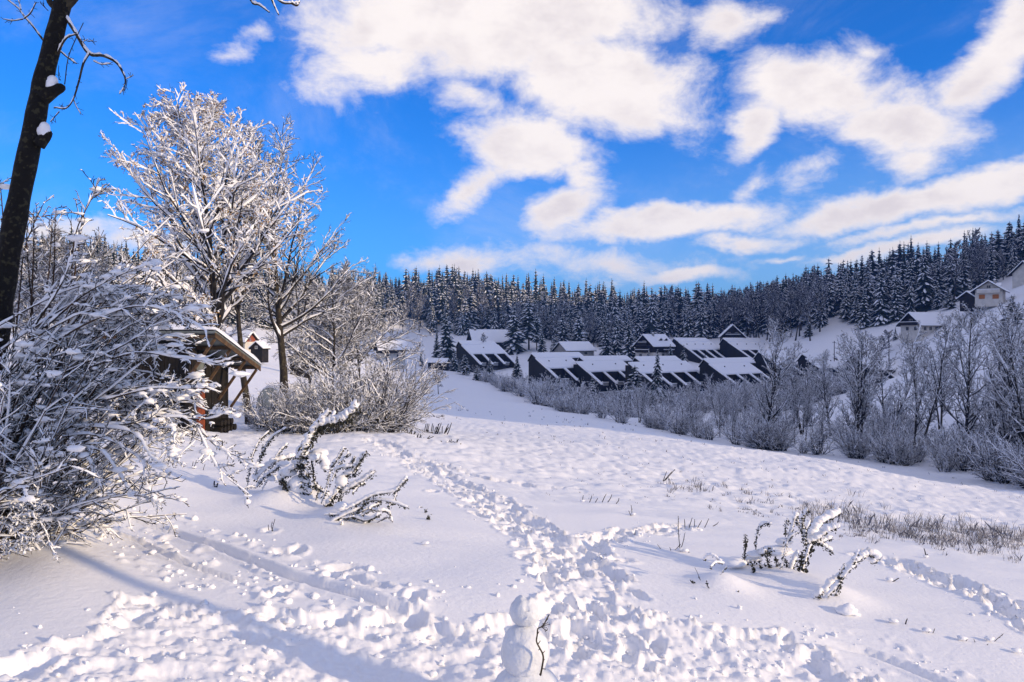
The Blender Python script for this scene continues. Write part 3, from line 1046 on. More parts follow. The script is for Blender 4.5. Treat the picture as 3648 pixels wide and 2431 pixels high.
def terrace_block(u, v, Y, u2, units, label, alpha=40, Hr=11.0, Lf=10.5, cut=4.6, drop=6.4, lower=True, vents=2, back=(0.9, 6.0)):
    """Stepped terrace block: front roof with cut-out terraces, and a higher roof strip behind that overlaps the next block."""
    a = math.radians(alpha)
    p = at(u, v, Y)
    W = (u2 - u) / F * Y / math.cos(a) * (1 + 0.5 * (u2 - u) / F * math.tan(a))
    root = thing('terrace_house', label, 'house', (p[0], p[1], p[2] - Hr), a, 'stepped terrace blocks')
    sl = drop / Lf
    ze = Hr - drop
    zc = Hr - sl * cut                          # roof height where the terraces are cut out
    fl = ze - 0.55                              # terrace floor
    Yb, Zb = 2.9, Hr + 2.9 * sl                 # top edge of the strip behind
    xb0, xb1 = back[0], W + back[1]
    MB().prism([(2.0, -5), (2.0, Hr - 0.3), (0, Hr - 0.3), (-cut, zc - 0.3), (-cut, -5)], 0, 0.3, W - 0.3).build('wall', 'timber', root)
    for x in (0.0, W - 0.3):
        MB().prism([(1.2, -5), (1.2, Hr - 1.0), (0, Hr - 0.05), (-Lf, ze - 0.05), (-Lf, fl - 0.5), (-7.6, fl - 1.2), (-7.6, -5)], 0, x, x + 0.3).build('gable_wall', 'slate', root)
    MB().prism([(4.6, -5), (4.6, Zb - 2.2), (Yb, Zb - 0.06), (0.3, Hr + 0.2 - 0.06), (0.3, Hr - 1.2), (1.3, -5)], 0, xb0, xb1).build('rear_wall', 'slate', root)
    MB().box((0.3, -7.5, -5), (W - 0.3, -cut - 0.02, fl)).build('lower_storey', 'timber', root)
    ro = MB().prism([(0.4, Hr + 0.2), (0.4, Hr + 0.36), (-cut - 0.1, zc + 0.12), (-cut - 0.1, zc - 0.05)], 0, -0.25, W + 0.25).build('roof', 'timber', root)
    sn = MB()
    snow_slab(sn, [(-0.3, -cut - 0.15, zc + 0.13), (W + 0.3, -cut - 0.15, zc + 0.13), (W + 0.3, 0.4, Hr + 0.38), (-0.3, 0.4, Hr + 0.38)], 0.4)
    sn.build('roof_snow', 'snow', ro)
    rb = MB().prism([(Yb, Zb), (Yb, Zb + 0.15), (0.41, Hr + 0.42), (0.41, Hr + 0.27)], 0, xb0 - 0.25, xb1 + 0.25)
    rb.prism([(Yb + 0.01, Zb), (Yb + 0.01, Zb + 0.15), (4.9, Zb - 2.2), (4.9, Zb - 2.35)], 0, xb0 - 0.25, xb1 + 0.25)
    rb = rb.build('rear_roof', 'timber', root)
    sn = MB()
    snow_slab(sn, [(xb0 - 0.3, 0.38, Hr + 0.43), (xb1 + 0.3, 0.38, Hr + 0.43), (xb1 + 0.3, Yb + 0.1, Zb + 0.16), (xb0 - 0.3, Yb + 0.1, Zb + 0.16)], 0.42)
    snow_slab(sn, [(xb1 + 0.3, 4.9, Zb - 2.15), (xb0 - 0.3, 4.9, Zb - 2.15), (xb0 - 0.3, Yb + 0.12, Zb + 0.16), (xb1 + 0.3, Yb + 0.12, Zb + 0.16)], 0.35)
    sn.build('rear_roof_snow', 'snow', rb)
    uw = W / units
    for i in range(units + 1):
        x = min(max(i * uw, 0.4), W - 0.4)
        fw = MB().prism([(-cut - 0.2, zc + 0.05), (-Lf, ze + 0.05), (-Lf, fl - 0.55), (-cut - 0.2, fl - 0.1)], 0, x - 0.38, x + 0.38).build('party_wall', 'slate', root)
        s = MB()
        snow_slab(s, [(x - 0.5, -Lf - 0.1, ze + 0.06), (x + 0.5, -Lf - 0.1, ze + 0.06), (x + 0.5, -cut - 0.2, zc + 0.06), (x - 0.5, -cut - 0.2, zc + 0.06)], 0.36)
        s.build('snow_cap', 'snow', fw)
    for i in range(units):
        x0, x1 = i * uw + 0.5, (i + 1) * uw - 0.5
        pa = MB().box((x0, -7.45, fl), (x1, -7.25, fl + 1.0)).build('parapet', 'parapet', root)
        s = MB().box((x0, -7.55, fl + 1.0), (x1, -7.15, fl + 1.2))
        for q in range(3):
            c = (rng.uniform(x0 + 0.4, x1 - 0.4), -6.4, fl + 0.9)
            blobs(s, [c], [(0.5, 0.4, 0.55)], 1, 0.3)
        s.build('parapet_snow', 'snow', pa)
        MB().box((x0 + 0.3, -cut - 0.07, fl + 0.1), (x1 - 0.3, -cut - 0.03, fl + 2.1)).build('window', 'glass', root)
        if lower:
            for zz in (fl - 2.9, fl - 5.8)[:2 if Hr > 10 else 1]:
                b = MB().box((x0, -9.3, zz), (x1, -9.1, zz + 1.0))
                b.box((x0, -9.1, zz - 0.15), (x1, -7.5, zz))
                b = b.build('balcony', 'parapet', root)
                MB().box((x0, -9.4, zz + 1.0), (x1, -9.0, zz + 1.2)).build('balcony_snow', 'snow', b)
                MB().box((x0 + 0.4, -7.58, zz + 0.1), (x1 - 0.4, -7.52, zz + 2.1)).build('window', 'glass', root)
    for i in range(vents):
        x = W * (i + 0.5) / vents
        MB().beam((x, -1.6, Hr - 1.2), (x, -1.6, Hr - 0.1), 0.3).build('roof_vent', 'metal', root)
    return root


def gable_house(name, label, loc, rz, w, d, wh, pitch, wall='render_white', gable='timber', over=0.8, snow=0.4, base=3.0,
                wins=(), balc=(), chim=None, dormers=(), group=None, upper=None, cat='house', shutters=()):
    """Ridge along local x; -y eave towards the viewer side. wins: (face, along, z, w, h)."""
    root = thing(name, label, cat, tuple(loc), rz, group)
    rh = d / 2 * math.tan(pitch)
    hw, hd = w / 2, d / 2
    MB().box((-hw, -hd, -base), (hw, hd, wh)).build('wall', wall, root)
    for s in (-1, 1):
        x0, x1 = sorted((s * hw, s * (hw - 0.3)))
        MB().prism([(-hd, wh), (hd, wh), (0, wh + rh)], 0, x0 + (0.003 if s < 0 else -0.003), x1 + (0.003 if s < 0 else -0.003)).build('gable', gable, root)
    if upper:
        MB().box((-hw - 0.06, -hd - 0.06, upper), (hw + 0.06, hd + 0.06, wh - 0.02)).build('timber_storey', gable, root)
    t = math.tan(pitch)
    hx, hy = hw + over, hd + over
    ze, zr = wh - over * t, wh + rh
    rf = MB()
    rf.prism([(-hy, ze + 0.02), (0, zr + 0.02), (0, zr + 0.26), (-hy, ze + 0.22)], 0, -hx, hx)
    rf.prism([(hy, ze + 0.02), (hy, ze + 0.22), (0.004, zr + 0.26), (0.004, zr + 0.02)], 0, -hx, hx)
    ro = rf.build('roof', 'timber', root)
    sn = MB()
    snow_slab(sn, [(-hx - 0.05, -hy - 0.08, ze + 0.23), (hx + 0.05, -hy - 0.08, ze + 0.23), (hx + 0.05, 0, zr + 0.27), (-hx - 0.05, 0, zr + 0.27)], snow)
    snow_slab(sn, [(hx + 0.05, hy + 0.08, ze + 0.23), (-hx - 0.05, hy + 0.08, ze + 0.23), (-hx - 0.05, 0.01, zr + 0.27), (hx + 0.05, 0.01, zr + 0.27)], snow)
    sn.build('roof_snow', 'snow', ro)
    for (face, al, z, ww, h) in wins:
        o = 0.07 if upper and z > upper else 0.0
        c = (al, -hd - o, z) if face == '-y' else ((hw + o, al, z) if face == '+x' else (-hw - o, al, z))
        window_part(root, c, ww, h, face)
    for (face, al, z, ww, h) in shutters:
        m = MB()
        if face == '-y':
            m.box((al - ww / 2, -hd - 0.14, z - h / 2), (al + ww / 2, -hd - 0.08, z + h / 2))
        else:
            s = 1 if face == '+x' else -1
            a, b = sorted((s * (hw + 0.08), s * (hw + 0.14)))
            m.box((a, al - ww / 2, z - h / 2), (b, al + ww / 2, z + h / 2))
        m.build('shutter', 'shutter', root)
    for (face, a0, a1, z) in balc:
        m, s2 = MB(), MB()
        dp = 1.3
        if face == '-y':
            m.box((a0, -hd - dp, z - 0.15), (a1, -hd - 0.07, z))
            m.box((a0, -hd - dp, z), (a1, -hd - dp + 0.1, z + 0.95))
            s2.box((a0, -hd - dp - 0.06, z + 0.95), (a1, -hd - dp + 0.16, z + 1.12))
        else:
            s = 1 if face == '+x' else -1
            x0, x1 = sorted((s * (hw + 0.07), s * (hw + dp)))
            m.box((x0, a0, z - 0.15), (x1, a1, z))
            x0, x1 = sorted((s * (hw + dp - 0.1), s * (hw + dp)))
            m.box((x0, a0, z), (x1, a1, z + 0.95))
            s2.box((x0 - 0.06, a0, z + 0.95), (x1 + 0.06, a1, z + 1.12))
        b = m.build('balcony', gable, root)
        s2.build('balcony_snow', 'snow', b)
    if chim:
        x, y, hh = chim
        zb = wh + (hd - abs(y)) * t
        c = MB().box((x - 0.4, y - 0.35, zb - 0.5), (x + 0.4, y + 0.35, zb + hh)).build('chimney', 'render_grey', ro)
        s = MB()
        blobs(s, [(x, y, zb + hh + 0.08)], [(0.5, 0.45, 0.25)], 2, 0.08)
        s.build('chimney_snow', 'snow', ro)
    for (x, ww) in dormers:
        y0 = -hd * 0.62
        z0 = wh + (hd + y0) * t
        dm = MB().prism([(x - ww / 2, z0 - 0.4), (x + ww / 2, z0 - 0.4), (x + ww / 2, z0 + 0.7), (x, z0 + 1.4), (x - ww / 2, z0 + 0.7)], 1, y0 - 0.3, y0 + 1.9)
        do = dm.build('dormer', gable, root)
        s = MB()
        snow_slab(s, [(x - ww / 2 - 0.3, y0 - 0.6, z0 + 0.55), (x, y0 - 0.6, z0 + 1.43), (x, y0 + 1.9, z0 + 1.43), (x - ww / 2 - 0.3, y0 + 1.9, z0 + 0.55)], 0.25)
        snow_slab(s, [(x, y0 - 0.6, z0 + 1.43), (x + ww / 2 + 0.3, y0 - 0.6, z0 + 0.55), (x + ww / 2 + 0.3, y0 + 1.9, z0 + 0.55), (x, y0 + 1.9, z0 + 1.43)], 0.25)
        s.build('dormer_snow', 'snow', do)
        MB().box((x - 0.4, y0 - 0.34, z0 + 0.0), (x + 0.4, y0 - 0.305, z0 + 0.7)).build('dormer_window', 'glass', do)
    return root


# ================================================================== the place
# drifts gathered under the bent plants
for (u, v, r_, h_) in ((1070, 1775, 0.45, 0.22), (1230, 1840, 0.42, 0.16), (970, 1790, 0.4, 0.10), (2780, 2085, 0.55, 0.16), (2570, 2105, 0.3, 0.14), (2960, 2145, 0.4, 0.12), (130, 1760, 0.6, 0.12), (760, 1570, 1.6, 0.2)):
    p = hit(u, v)
    MOUNDS.append((p[0], p[1], r_, h_))
build_ground()

# ------------------------------------------------------------------ terraced houses on the valley side
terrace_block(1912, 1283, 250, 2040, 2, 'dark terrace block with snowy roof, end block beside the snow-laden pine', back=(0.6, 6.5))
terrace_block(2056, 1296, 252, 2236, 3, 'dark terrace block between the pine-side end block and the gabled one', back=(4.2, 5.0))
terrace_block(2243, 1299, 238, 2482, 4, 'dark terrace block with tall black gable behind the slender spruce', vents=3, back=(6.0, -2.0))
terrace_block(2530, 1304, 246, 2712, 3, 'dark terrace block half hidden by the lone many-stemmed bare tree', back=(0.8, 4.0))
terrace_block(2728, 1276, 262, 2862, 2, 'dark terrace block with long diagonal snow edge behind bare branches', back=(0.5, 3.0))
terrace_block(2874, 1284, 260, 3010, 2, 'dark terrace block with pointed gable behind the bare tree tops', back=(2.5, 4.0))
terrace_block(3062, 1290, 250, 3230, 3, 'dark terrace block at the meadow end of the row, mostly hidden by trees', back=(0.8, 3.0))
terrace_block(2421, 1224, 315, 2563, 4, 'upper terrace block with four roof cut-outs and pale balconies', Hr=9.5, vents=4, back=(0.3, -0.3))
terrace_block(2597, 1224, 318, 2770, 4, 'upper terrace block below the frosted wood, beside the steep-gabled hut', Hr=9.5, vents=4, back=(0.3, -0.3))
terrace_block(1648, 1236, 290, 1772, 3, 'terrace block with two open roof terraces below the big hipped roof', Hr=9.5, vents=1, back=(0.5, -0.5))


def house_at(u, v, Y):
    return at(u, v, Y)


gable_house('chalet', 'brown timber chalet with two dormers and stacked balconies among spruces', house_at(2330, 1278, 302), math.radians(38), 11, 9, 5.0, math.radians(40), wall='render_white', gable='timber', upper=2.4,
            wins=(('-x', -2.2, 1.2, 1.2, 1.2), ('-x', 1.8, 1.2, 1.2, 1.2), ('-x', 0, 6.2, 1.4, 1.2), ('-y', 0, 1.2, 1.4, 1.2), ('-y', 3.4, 1.2, 1.4, 1.2)),
            balc=(('-x', -3.6, 3.6, 2.5), ('-x', -2.2, 2.2, 5.3), ('-y', -1, 5, 2.5)), chim=(-1.5, -0.8, 1.6), dormers=((0.2, 1.8), (3.2, 1.8)))
gable_house('steep_roof_hut', 'steep-gabled timber hut with snowy roof above the upper terraces', house_at(2607, 1208, 335), math.radians(80), 8, 9, 1.2, math.radians(44), wall='timber', gable='timber', wins=(('-x', -1.6, 2.2, 1.2, 1.0), ('-x', 1.6, 2.2, 1.2, 1.0)), balc=(('-x', -3, 3, 0.9),))
gable_house('low_house', 'low beige house with one wide snowy roof slope among spruces', house_at(2045, 1262, 318), math.radians(26), 12.5, 10, 1.6, math.radians(30), wall='render_grey', gable='render_grey', wins=(('-y', -3, 0.4, 1.4, 1.0), ('-y', 2.5, 0.4, 1.4, 1.0)), chim=(4.8, 0.5, 1.9))
gable_house('hipped_house', 'large house with broad snowy roof and dark dormer beside tall spruces', house_at(1760, 1232, 348), math.radians(14), 20, 13, 2.0, math.radians(35), wall='timber', gable='timber', over=1.2, wins=(('-y', 6, 0.6, 1.4, 1.2), ('-y', -5, 0.6, 1.4, 1.2)), chim=(-8.6, -0.5, 1.3), dormers=())
gable_house('forest_hut', 'small dark hut with steep snowy roof among the forest spruces', hit(2122, 1140, 330), math.radians(60), 8, 8, 2.0, math.radians(48), wall='timber', gable='timber', wins=(('-x', 0, 3.2, 1.2, 1.2),))
gable_house('hillside_farmhouse', 'white and timber farmhouse with long snowy roof on the open slope', house_at(3292, 1182, 273), math.radians(18), 11.5, 9, 2.6, math.radians(38), wall='render_white', gable='timber', over=1.1, base=4,
            wins=(('-y', -4.2, 1.0, 1.1, 1.2), ('-y', -1.8, 1.0, 1.1, 1.2), ('-y', 0.8, 0.9, 1.1, 1.4), ('-y', 3.8, 1.0, 1.1, 1.2), ('-x', -2, 1.0, 1.1, 1.2), ('-x', 1.5, 1.0, 1.1, 1.2), ('-x', 0, 3.6, 1.3, 1.2)), balc=(('-x', -4, 4, 2.3),), dormers=())
gable_house('hillside_chalet', 'white chalet with orange shutters and snowy roof at the forest edge', house_at(3528, 1078, 263), math.radians(52), 8.2, 7.8, 3.9, math.radians(35), wall='render_white', gable='render_white', over=1.2, base=1.5,
            wins=(('-x', 0, 5.0, 1.1, 0.9), ('-y', 0, 1.5, 1.2, 1.2)), shutters=(('-x', -2.0, 1.7, 1.8, 1.4), ('-x', 1.9, 1.8, 1.7, 1.4)), balc=(('-x', -3.3, 3.3, 3.1),), chim=(-2.0, -1.5, 1.8), dormers=((1.8, 1.8),))
gable_house('hillside_annex', 'small dark outbuilding with snowy gable roof against the white chalet', house_at(3466, 1078, 268), math.radians(30), 6, 5.5, 1.4, math.radians(34), wall='timber', gable='timber', base=3, wins=(('-y', 0, 0.5, 1.1, 0.9),), cat='outbuilding')
gable_house('upper_hillside_house', 'grey-white house with wide dormer high on the wooded slope', house_at(3690, 1000, 284), math.radians(22), 12, 9, 2.6, math.radians(40), wall='render_white', gable='render_white', base=4, over=1.0, wins=(('-y', -3, 0.9, 1.2, 1.2), ('-y', 0, 0.9, 1.2, 1.2), ('-y', 3, 0.9, 1.2, 1.2)), dormers=((-1.6, 2.2), (1.2, 2.2)))
gable_house('white_cottage', 'white cottage with snowy roof seen between the big bare trunks', house_at(862, 1250, 150), math.radians(-20), 4.2, 3.6, 1.7, math.radians(40), wall='render_white', gable='brick', over=0.4, base=2, wins=(('-y', -1.0, 0.8, 0.6, 0.8), ('-y', 0.9, 0.8, 0.6, 0.8)))
gable_house('dark_cabin', 'small black cabin with white window beside the white cottage', house_at(925, 1252, 140), math.radians(78), 2.2, 2.2, 0.5, math.radians(40), wall='timber', gable='timber', over=0.25, snow=0.2, base=2, wins=(('-x', 0, 0.7, 0.4, 0.4),), cat='cabin')
gable_house('garden_hut', 'grey garden hut with flat-looking snowy roof behind the thicket', house_at(1078, 1298, 118), math.radians(10), 3.4, 2.6, 1.3, math.radians(32), wall='plank', gable='plank', over=0.35, snow=0.25, base=2, wins=(('-y', 0.6, 0.7, 0.6, 0.5),), cat='hut')
gable_house('meadow_house', 'sunlit house with snowy roof and balcony at the meadow edge', house_at(1392, 1278, 285), math.radians(20), 9, 8, 3.4, math.radians(32), wall='render_white', gable='timber', over=1.0, base=4, upper=2.0, wins=(('-y', -2, 1.0, 1.2, 1.1), ('-y', 2, 1.0, 1.2, 1.1)), balc=(('-y', -4, 4, 2.2),))
gable_house('garage', 'low snow-roofed garage beside the twin spruces', house_at(1562, 1306, 285), math.radians(-8), 6.5, 5, 1.4, math.radians(22), wall='timber', gable='timber', over=0.5, base=2, wins=(('-y', 0, 0.5, 1.2, 0.7),), cat='garage')


# ------------------------------------------------------------------ woodshed
def build_woodshed():
    Yb = 22.0
    fr = at(768, 1182, Yb)                       # front right roof corner (high)
    b = math.radians(-6)                        # local y runs back and to the side
    g = gz(fr[0] + 0.4, fr[1] + 1.3)
    root = thing('woodshed', 'dark weathered woodshed with braced overhanging roof under thick snow', 'shed', (fr[0], fr[1], g), b)
    zf = fr[2] - g                               # height of the front roof edge
    D, Lx, ov = 3.0, 3.4, 0.95                   # depth, length to the side, gable overhang
    zb = zf - 1.05
    sl = (zf - zb) / D
    # local: x=0 is the verge, walls start at x=-ov; y=0 front edge, y=D back edge
    x1, x0 = -ov, -Lx
    y0, y1 = 0.45, D - 0.35

    def roof_z(y):
        return zf - sl * y
    n = 13
    for i in range(n):                           # boards of the gable wall
        ya, yb_ = y0 + (y1 - y0) * i / n, y0 + (y1 - y0) * (i + 1) / n - 0.012
        of = rng.uniform(-0.012, 0.012)
        if i in (2, 3, 4):
            continue
        MB().prism([(ya, -0.3), (yb_, -0.3), (yb_, roof_z(yb_) - 0.16), (ya, roof_z(ya) - 0.16)], 0, x1 - 0.05 + of, x1 + of).build('wall_board', 'plank', root)
    # doorway bay with rust red panel and pale sheet above
    ya, yb_ = y0 + (y1 - y0) * 2 / n, y0 + (y1 - y0) * 5 / n - 0.012
    MB().box((x1 - 0.06, ya, -0.3), (x1 - 0.02, yb_, 1.55)).build('door', 'door_red', root)
    MB().box((x1 - 0.05, ya, 1.57), (x1 - 0.03, yb_, 2.15)).build('window', 'sheet', root)
    MB().box((x1 - 0.05, ya, 2.17), (x1 - 0.01, yb_, roof_z(yb_) - 0.17)).build('lintel', 'plank', root)
    m = 22
    for i in range(m):                           # boards of the long front
        xa, xb = x0 + (x1 - x0) * i / m, x0 + (x1 - x0) * (i + 1) / m - 0.012
        of = rng.uniform(-0.012, 0.012)
        MB().box((xa, y0 - 0.05 + of, -0.3), (xb, y0 + of, roof_z(y0) - 0.16)).build('wall_board', 'plank', root)
    MB().box((x0, y1 - 0.05, -0.3), (x1, y1, roof_z(y1) - 0.16)).build('back_wall', 'plank', root)
    MB().box((x0, y0, -0.3), (x0 + 0.05, y1, roof_z(y1) - 0.16)).build('side_wall', 'plank', root)
    ro = MB().prism([(-0.02, zf + 0.02), (-0.02, zf - 0.03), (D, zb - 0.03), (D, zb + 0.02)], 0, x0 - 0.4, 0).build('roof', 'sheet', root)
    for y in (0.12, D * 0.35, D * 0.68, D - 0.14):      # purlins under the overhang
        MB().box((x0 - 0.3, y - 0.05, roof_z(y) - 0.15), (-0.03, y + 0.05, roof_z(y) - 0.05)).build('purlin', 'lath', root)
    MB().prism([(0, zf - 0.02), (D, zb - 0.02), (D, zb - 0.17), (0, zf - 0.17)], 0, -0.025, 0.0).build('verge_board', 'lath', root)
    for y in (0.12, D * 0.35, D * 0.68, D - 0.14):      # struts from the wall to the verge
        MB().beam((x1 + 0.02, y, roof_z(y) - 1.35), (-0.08, y, roof_z(y) - 0.16), 0.07).build('strut', 'lath', root)
    for (x, y) in ((x1 - 0.06, y0 - 0.08), (x1 - 0.06, y1 + 0.03)):
        MB().box((x - 0.06, y - 0.06, -0.3), (x + 0.06, y + 0.06, roof_z(y) - 0.16)).build('post', 'plank', root)
    # thick uneven snow
    nx, ny = 40, 22
    xs, ys = np.linspace(x0 - 0.45, 0.04, nx), np.linspace(-0.08, D + 0.06, ny)
    XX, YY = np.meshgrid(xs, ys)
    ed = np.minimum(np.minimum(XX - xs[0], xs[-1] - XX) / 0.16, np.minimum(YY - ys[0], ys[-1] - YY) / 0.16).clip(0, 1)
    th = 0.20 * np.sqrt(ed) + 0.05 * fbm(XX * 1.7, YY * 1.7, 3, 5) * ed + 0.012
    V = np.stack([XX, YY, roof_z(YY) + 0.02 + th], -1).reshape(-1, 3)
    i = np.arange(ny - 1)[:, None] * nx
    j = np.arange(nx - 1)[None]
    MB().add(V, np.stack([i + j, i + j + 1, i + nx + j + 1, i + nx + j], -1).reshape(-1, 4)).build('roof_snow', 'snow', ro, True)
    # split logs and a leaning board by the corner
    for q in range(9):
        yy = y0 + 0.2 + 0.22 * (q % 5) + 1.0
        zz = 0.1 + 0.2 * (q // 5)
        lg = MB()
        tubes(lg, np.array([[[x1 + 0.03, yy, zz], [x1 + 0.33, yy + rng.normal(0, 0.02), zz]]]), np.array([[0.1, 0.1]]), 7)
        blobs(lg, [(x1 + 0.33, yy, zz)], [(0.01, 0.1, 0.1)], 1, 0.05)
        lo = lg.build('split_log', 'plank', None)
        lo.matrix_world = Matrix.Translation(Vector((fr[0], fr[1], g))) @ Matrix.Rotation(b, 4, 'Z')
        tag(lo, 'short log stacked against the woodshed wall', 'log', 'logs stacked against the woodshed')


build_woodshed()


# ------------------------------------------------------------------ polytunnel, trellis, posts, poles
def build_small_structures():
    p = on(1030, 1432, 20)
    p = at(1030, 1425, 52)
    g = gz(p[0], p[1])
    root = thing('polytunnel', 'round-topped foil greenhouse with snow on top behind the tree trunks', 'greenhouse', (p[0], p[1], g), math.radians(-28))
    R_, L_ = 1.15, 3.4
    a = np.linspace(0, math.pi, 15)
    arc = [(R_ * math.cos(t), 0.45 + R_ * 1.05 * math.sin(t)) for t in a]
    outl = [(R_, -0.3)] + arc + [(-R_, -0.3)]
    MB().prism(outl, 1, -L_ / 2, L_ / 2).build('cover', 'foil', root)
    for y in np.linspace(-L_ / 2, L_ / 2, 5):
        hp = MB()
        P = np.array([[(x * 1.015, y, z + 0.01) for x, z in outl]])
        tubes(hp, P, np.full((1, len(outl)), 0.02), 5)
        hp.build('hoop', 'metal', root)
    sn = MB()
    sec = [(R_ * 1.01 * math.cos(t), 0.45 + R_ * 1.06 * math.sin(t)) for t in np.linspace(0.55, math.pi - 0.55, 9)]
    top = [(x * 1.0, z + 0.13 * math.sin((i) / 8 * math.pi)) for i, (x, z) in enumerate(sec)]
    sn.prism(sec + top[::-1], 1, -L_ / 2 - 0.02, L_ / 2 + 0.02)
    sn.build('snow_cap', 'snow', root)

    # wire trellis frame behind the shrub
    q0, q1 = on(203, 1716), on(325, 1716)
    root = thing('trellis', 'dark wire trellis panel standing in snow behind the big shrub', 'trellis', tuple(q0))
    d = Vector((q1[0] - q0[0], q1[1] - q0[1], 0))
    h = 0.52
    w = d.length
    d.normalize()
    for i in range(4):
        x = w * i / 3
        MB().beam((d.x * x, d.y * x, -0.1), (d.x * x, d.y * x, h), 0.016).build('upright', 'metal', root)
    for i in range(4):
        z = 0.03 + i * 0.155
        MB().beam((-d.x * 0.04, -d.y * 0.04 - 0.012, z), (d.x * (w + 0.04), d.y * (w + 0.04) - 0.012, z), 0.014).build('crossbar', 'metal', root)

    # fence post in the meadow
    p = on(1447, 1485, 40)
    root = thing('fence_post', 'lone dark fence post in the meadow by a line of dead grass', 'post', tuple(p))
    MB().beam((0, 0, -0.3), (0.03, 0, 0.98), 0.1).build('post', 'plank', root)
    s = MB()
    blobs(s, [(0.03, 0, 1.0)], [(0.07, 0.07, 0.05)], 1, 0.1)
    s.build('snow_cap', 'snow', root)
    # utility poles on the slope meadow
    for (u, vt, Y, lab) in ((2972, 1215, 268, 'slim pole on the open slope nearest the terrace roofs'), (3084, 1178, 285, 'slim pole on the open slope beside the small spreading tree'), (3167, 1182, 255, 'slim pole on the open slope below the farmhouse')):
        top = at(u, vt, Y)
        g = gz(top[0], top[1])
        hh = max(4.0, top[2] - g)
        root = thing('utility_pole', lab, 'pole', (top[0], top[1], g))
        m = MB()
        tubes(m, np.array([[[0, 0, -0.5], [0, 0, hh]]]), np.array([[0.16, 0.11]]), 7)
        m.build('shaft', 'plank', root)
        MB().box((-0.6, -0.06, hh - 0.6), (0.6, 0.06, hh - 0.45)).build('crossarm', 'plank', root)


build_small_structures()

# ------------------------------------------------------------------ forest
EDGE = np.array([(-300, 1200), (0, 1160), (300, 1140), (600, 1140), (900, 1165), (1180, 1185), (1350, 1186), (1450, 1186), (1560, 1188), (1700, 1190), (1860, 1192), (1900, 1222), (2050, 1238),
                 (2200, 1236), (2280, 1212), (2420, 1204), (2600, 1208), (2760, 1225), (2880, 1222), (2920, 1185), (2945, 1130), (3010, 1130), (3030, 1168), (3090, 1168), (3200, 1148), (3290, 1112),
                 (3400, 1085), (3440, 1058), (3480, 1040), (3560, 1003), (3600, 985), (3660, 950), (3900, 880)], float)
con_meshes, low_meshes = [], []
CON = ((3.4, 27, 9, 0.05, 0.75, 0.55, 0.0, 0.95), (3.0, 30, 9, 0.04, 0.65, 0.75, 0.0, 0.85), (4.3, 22, 10, 0.14, 0.85, 0.5, 0.22, 0.7), (3.3, 26, 8, 0.08, 0.7, 0.65, 0.1, 1.0),
       (4.0, 24, 10, 0.06, 0.75, 0.6, 0.15, 0.8), (2.8, 30, 9, 0.05, 0.85, 0.8, 0.0, 0.9), (3.6, 20, 9, 0.28, 0.75, 0.55, 0.15, 0.65))
for i, (rm, wh, pr, lw, snw, drp, gp, pw) in enumerate(CON):
    mb, tr = conifer_mesh('spruce', 100 + i, 20, rm, wh, pr, lw, snow=snw, droop=drp, gap=gp, pw=pw)
    con_meshes.append({'trunk': tr.mesh('spruce_trunk', 'bark', True), 'crown': mb.mesh('spruce_crown', ['needle', 'snow_far'])})
for i in range(5):
    mb, tr = conifer_mesh('spruce_low', 200 + i, 20, (3.4, 3.0, 4.2, 3.2, 3.8)[i], 13, 7, 0.08, detail=False, snow=0.75, droop=0.6, pw=(0.9, 1.0, 0.65, 0.8, 0.7)[i], gap=0.12)
    low_meshes.append((np.concatenate(mb.v), [f for f in mb.f], list(mb.m)))
dec_meshes = []
for i in range(3):
    dec_meshes.append(bare_tree_mesh('frosted_tree', 300 + i, 15, 0.22, 1, 0.3, 22, 4.2, 0.7, 'round', 0.08, 0.0, 9, 6, 0, snow=0.035, twig='twig', keep=0.9, twr=0.055))
ZONE = ((700, 'sunlit snow-laden spruce on the slope behind the shrub and woodshed', 'spruces behind the woodshed'),
        (1430, 'sunlit snow-laden spruce on the slope behind the thicket trees', 'spruces behind the thicket'),
        (1900, 'snow-laden spruce in the forest above the broad-roofed house', 'spruces above the broad roof'),
        (2260, 'snow-laden spruce in the forest above the low beige house', 'spruces above the beige house'),
        (2560, 'snow-laden spruce in the forest above the timber chalet', 'spruces above the chalet'),
        (2940, 'shaded spruce in the forest above the upper terrace blocks', 'spruces above the upper terraces'),
        (3200, 'shaded snow-laden spruce at the top of the open slope', 'spruces at the top of the slope'),
        (3460, 'shaded snow-laden spruce on the wooded slope above the farmhouse', 'spruces above the farmhouse'),
        (9999, 'shaded snow-laden spruce on the wooded slope around the white chalet', 'spruces around the white chalet'))
DZONE = ((700, 'sunlit frosted leafless tree on the slope behind the woodshed', 'frosted trees behind the woodshed'),
         (1430, 'sunlit frosted leafless tree on the slope behind the thicket', 'frosted trees behind the thicket'),
         (2450, 'frosted leafless tree among the spruces behind the lower houses', 'frosted trees behind the lower houses'),
         (2940, 'shaded frosted leafless tree in the wood above the upper terraces', 'frosted trees above the upper terraces'),
         (9999, 'shaded frosted leafless tree on the ridge above the open slope', 'frosted trees above the open slope'))


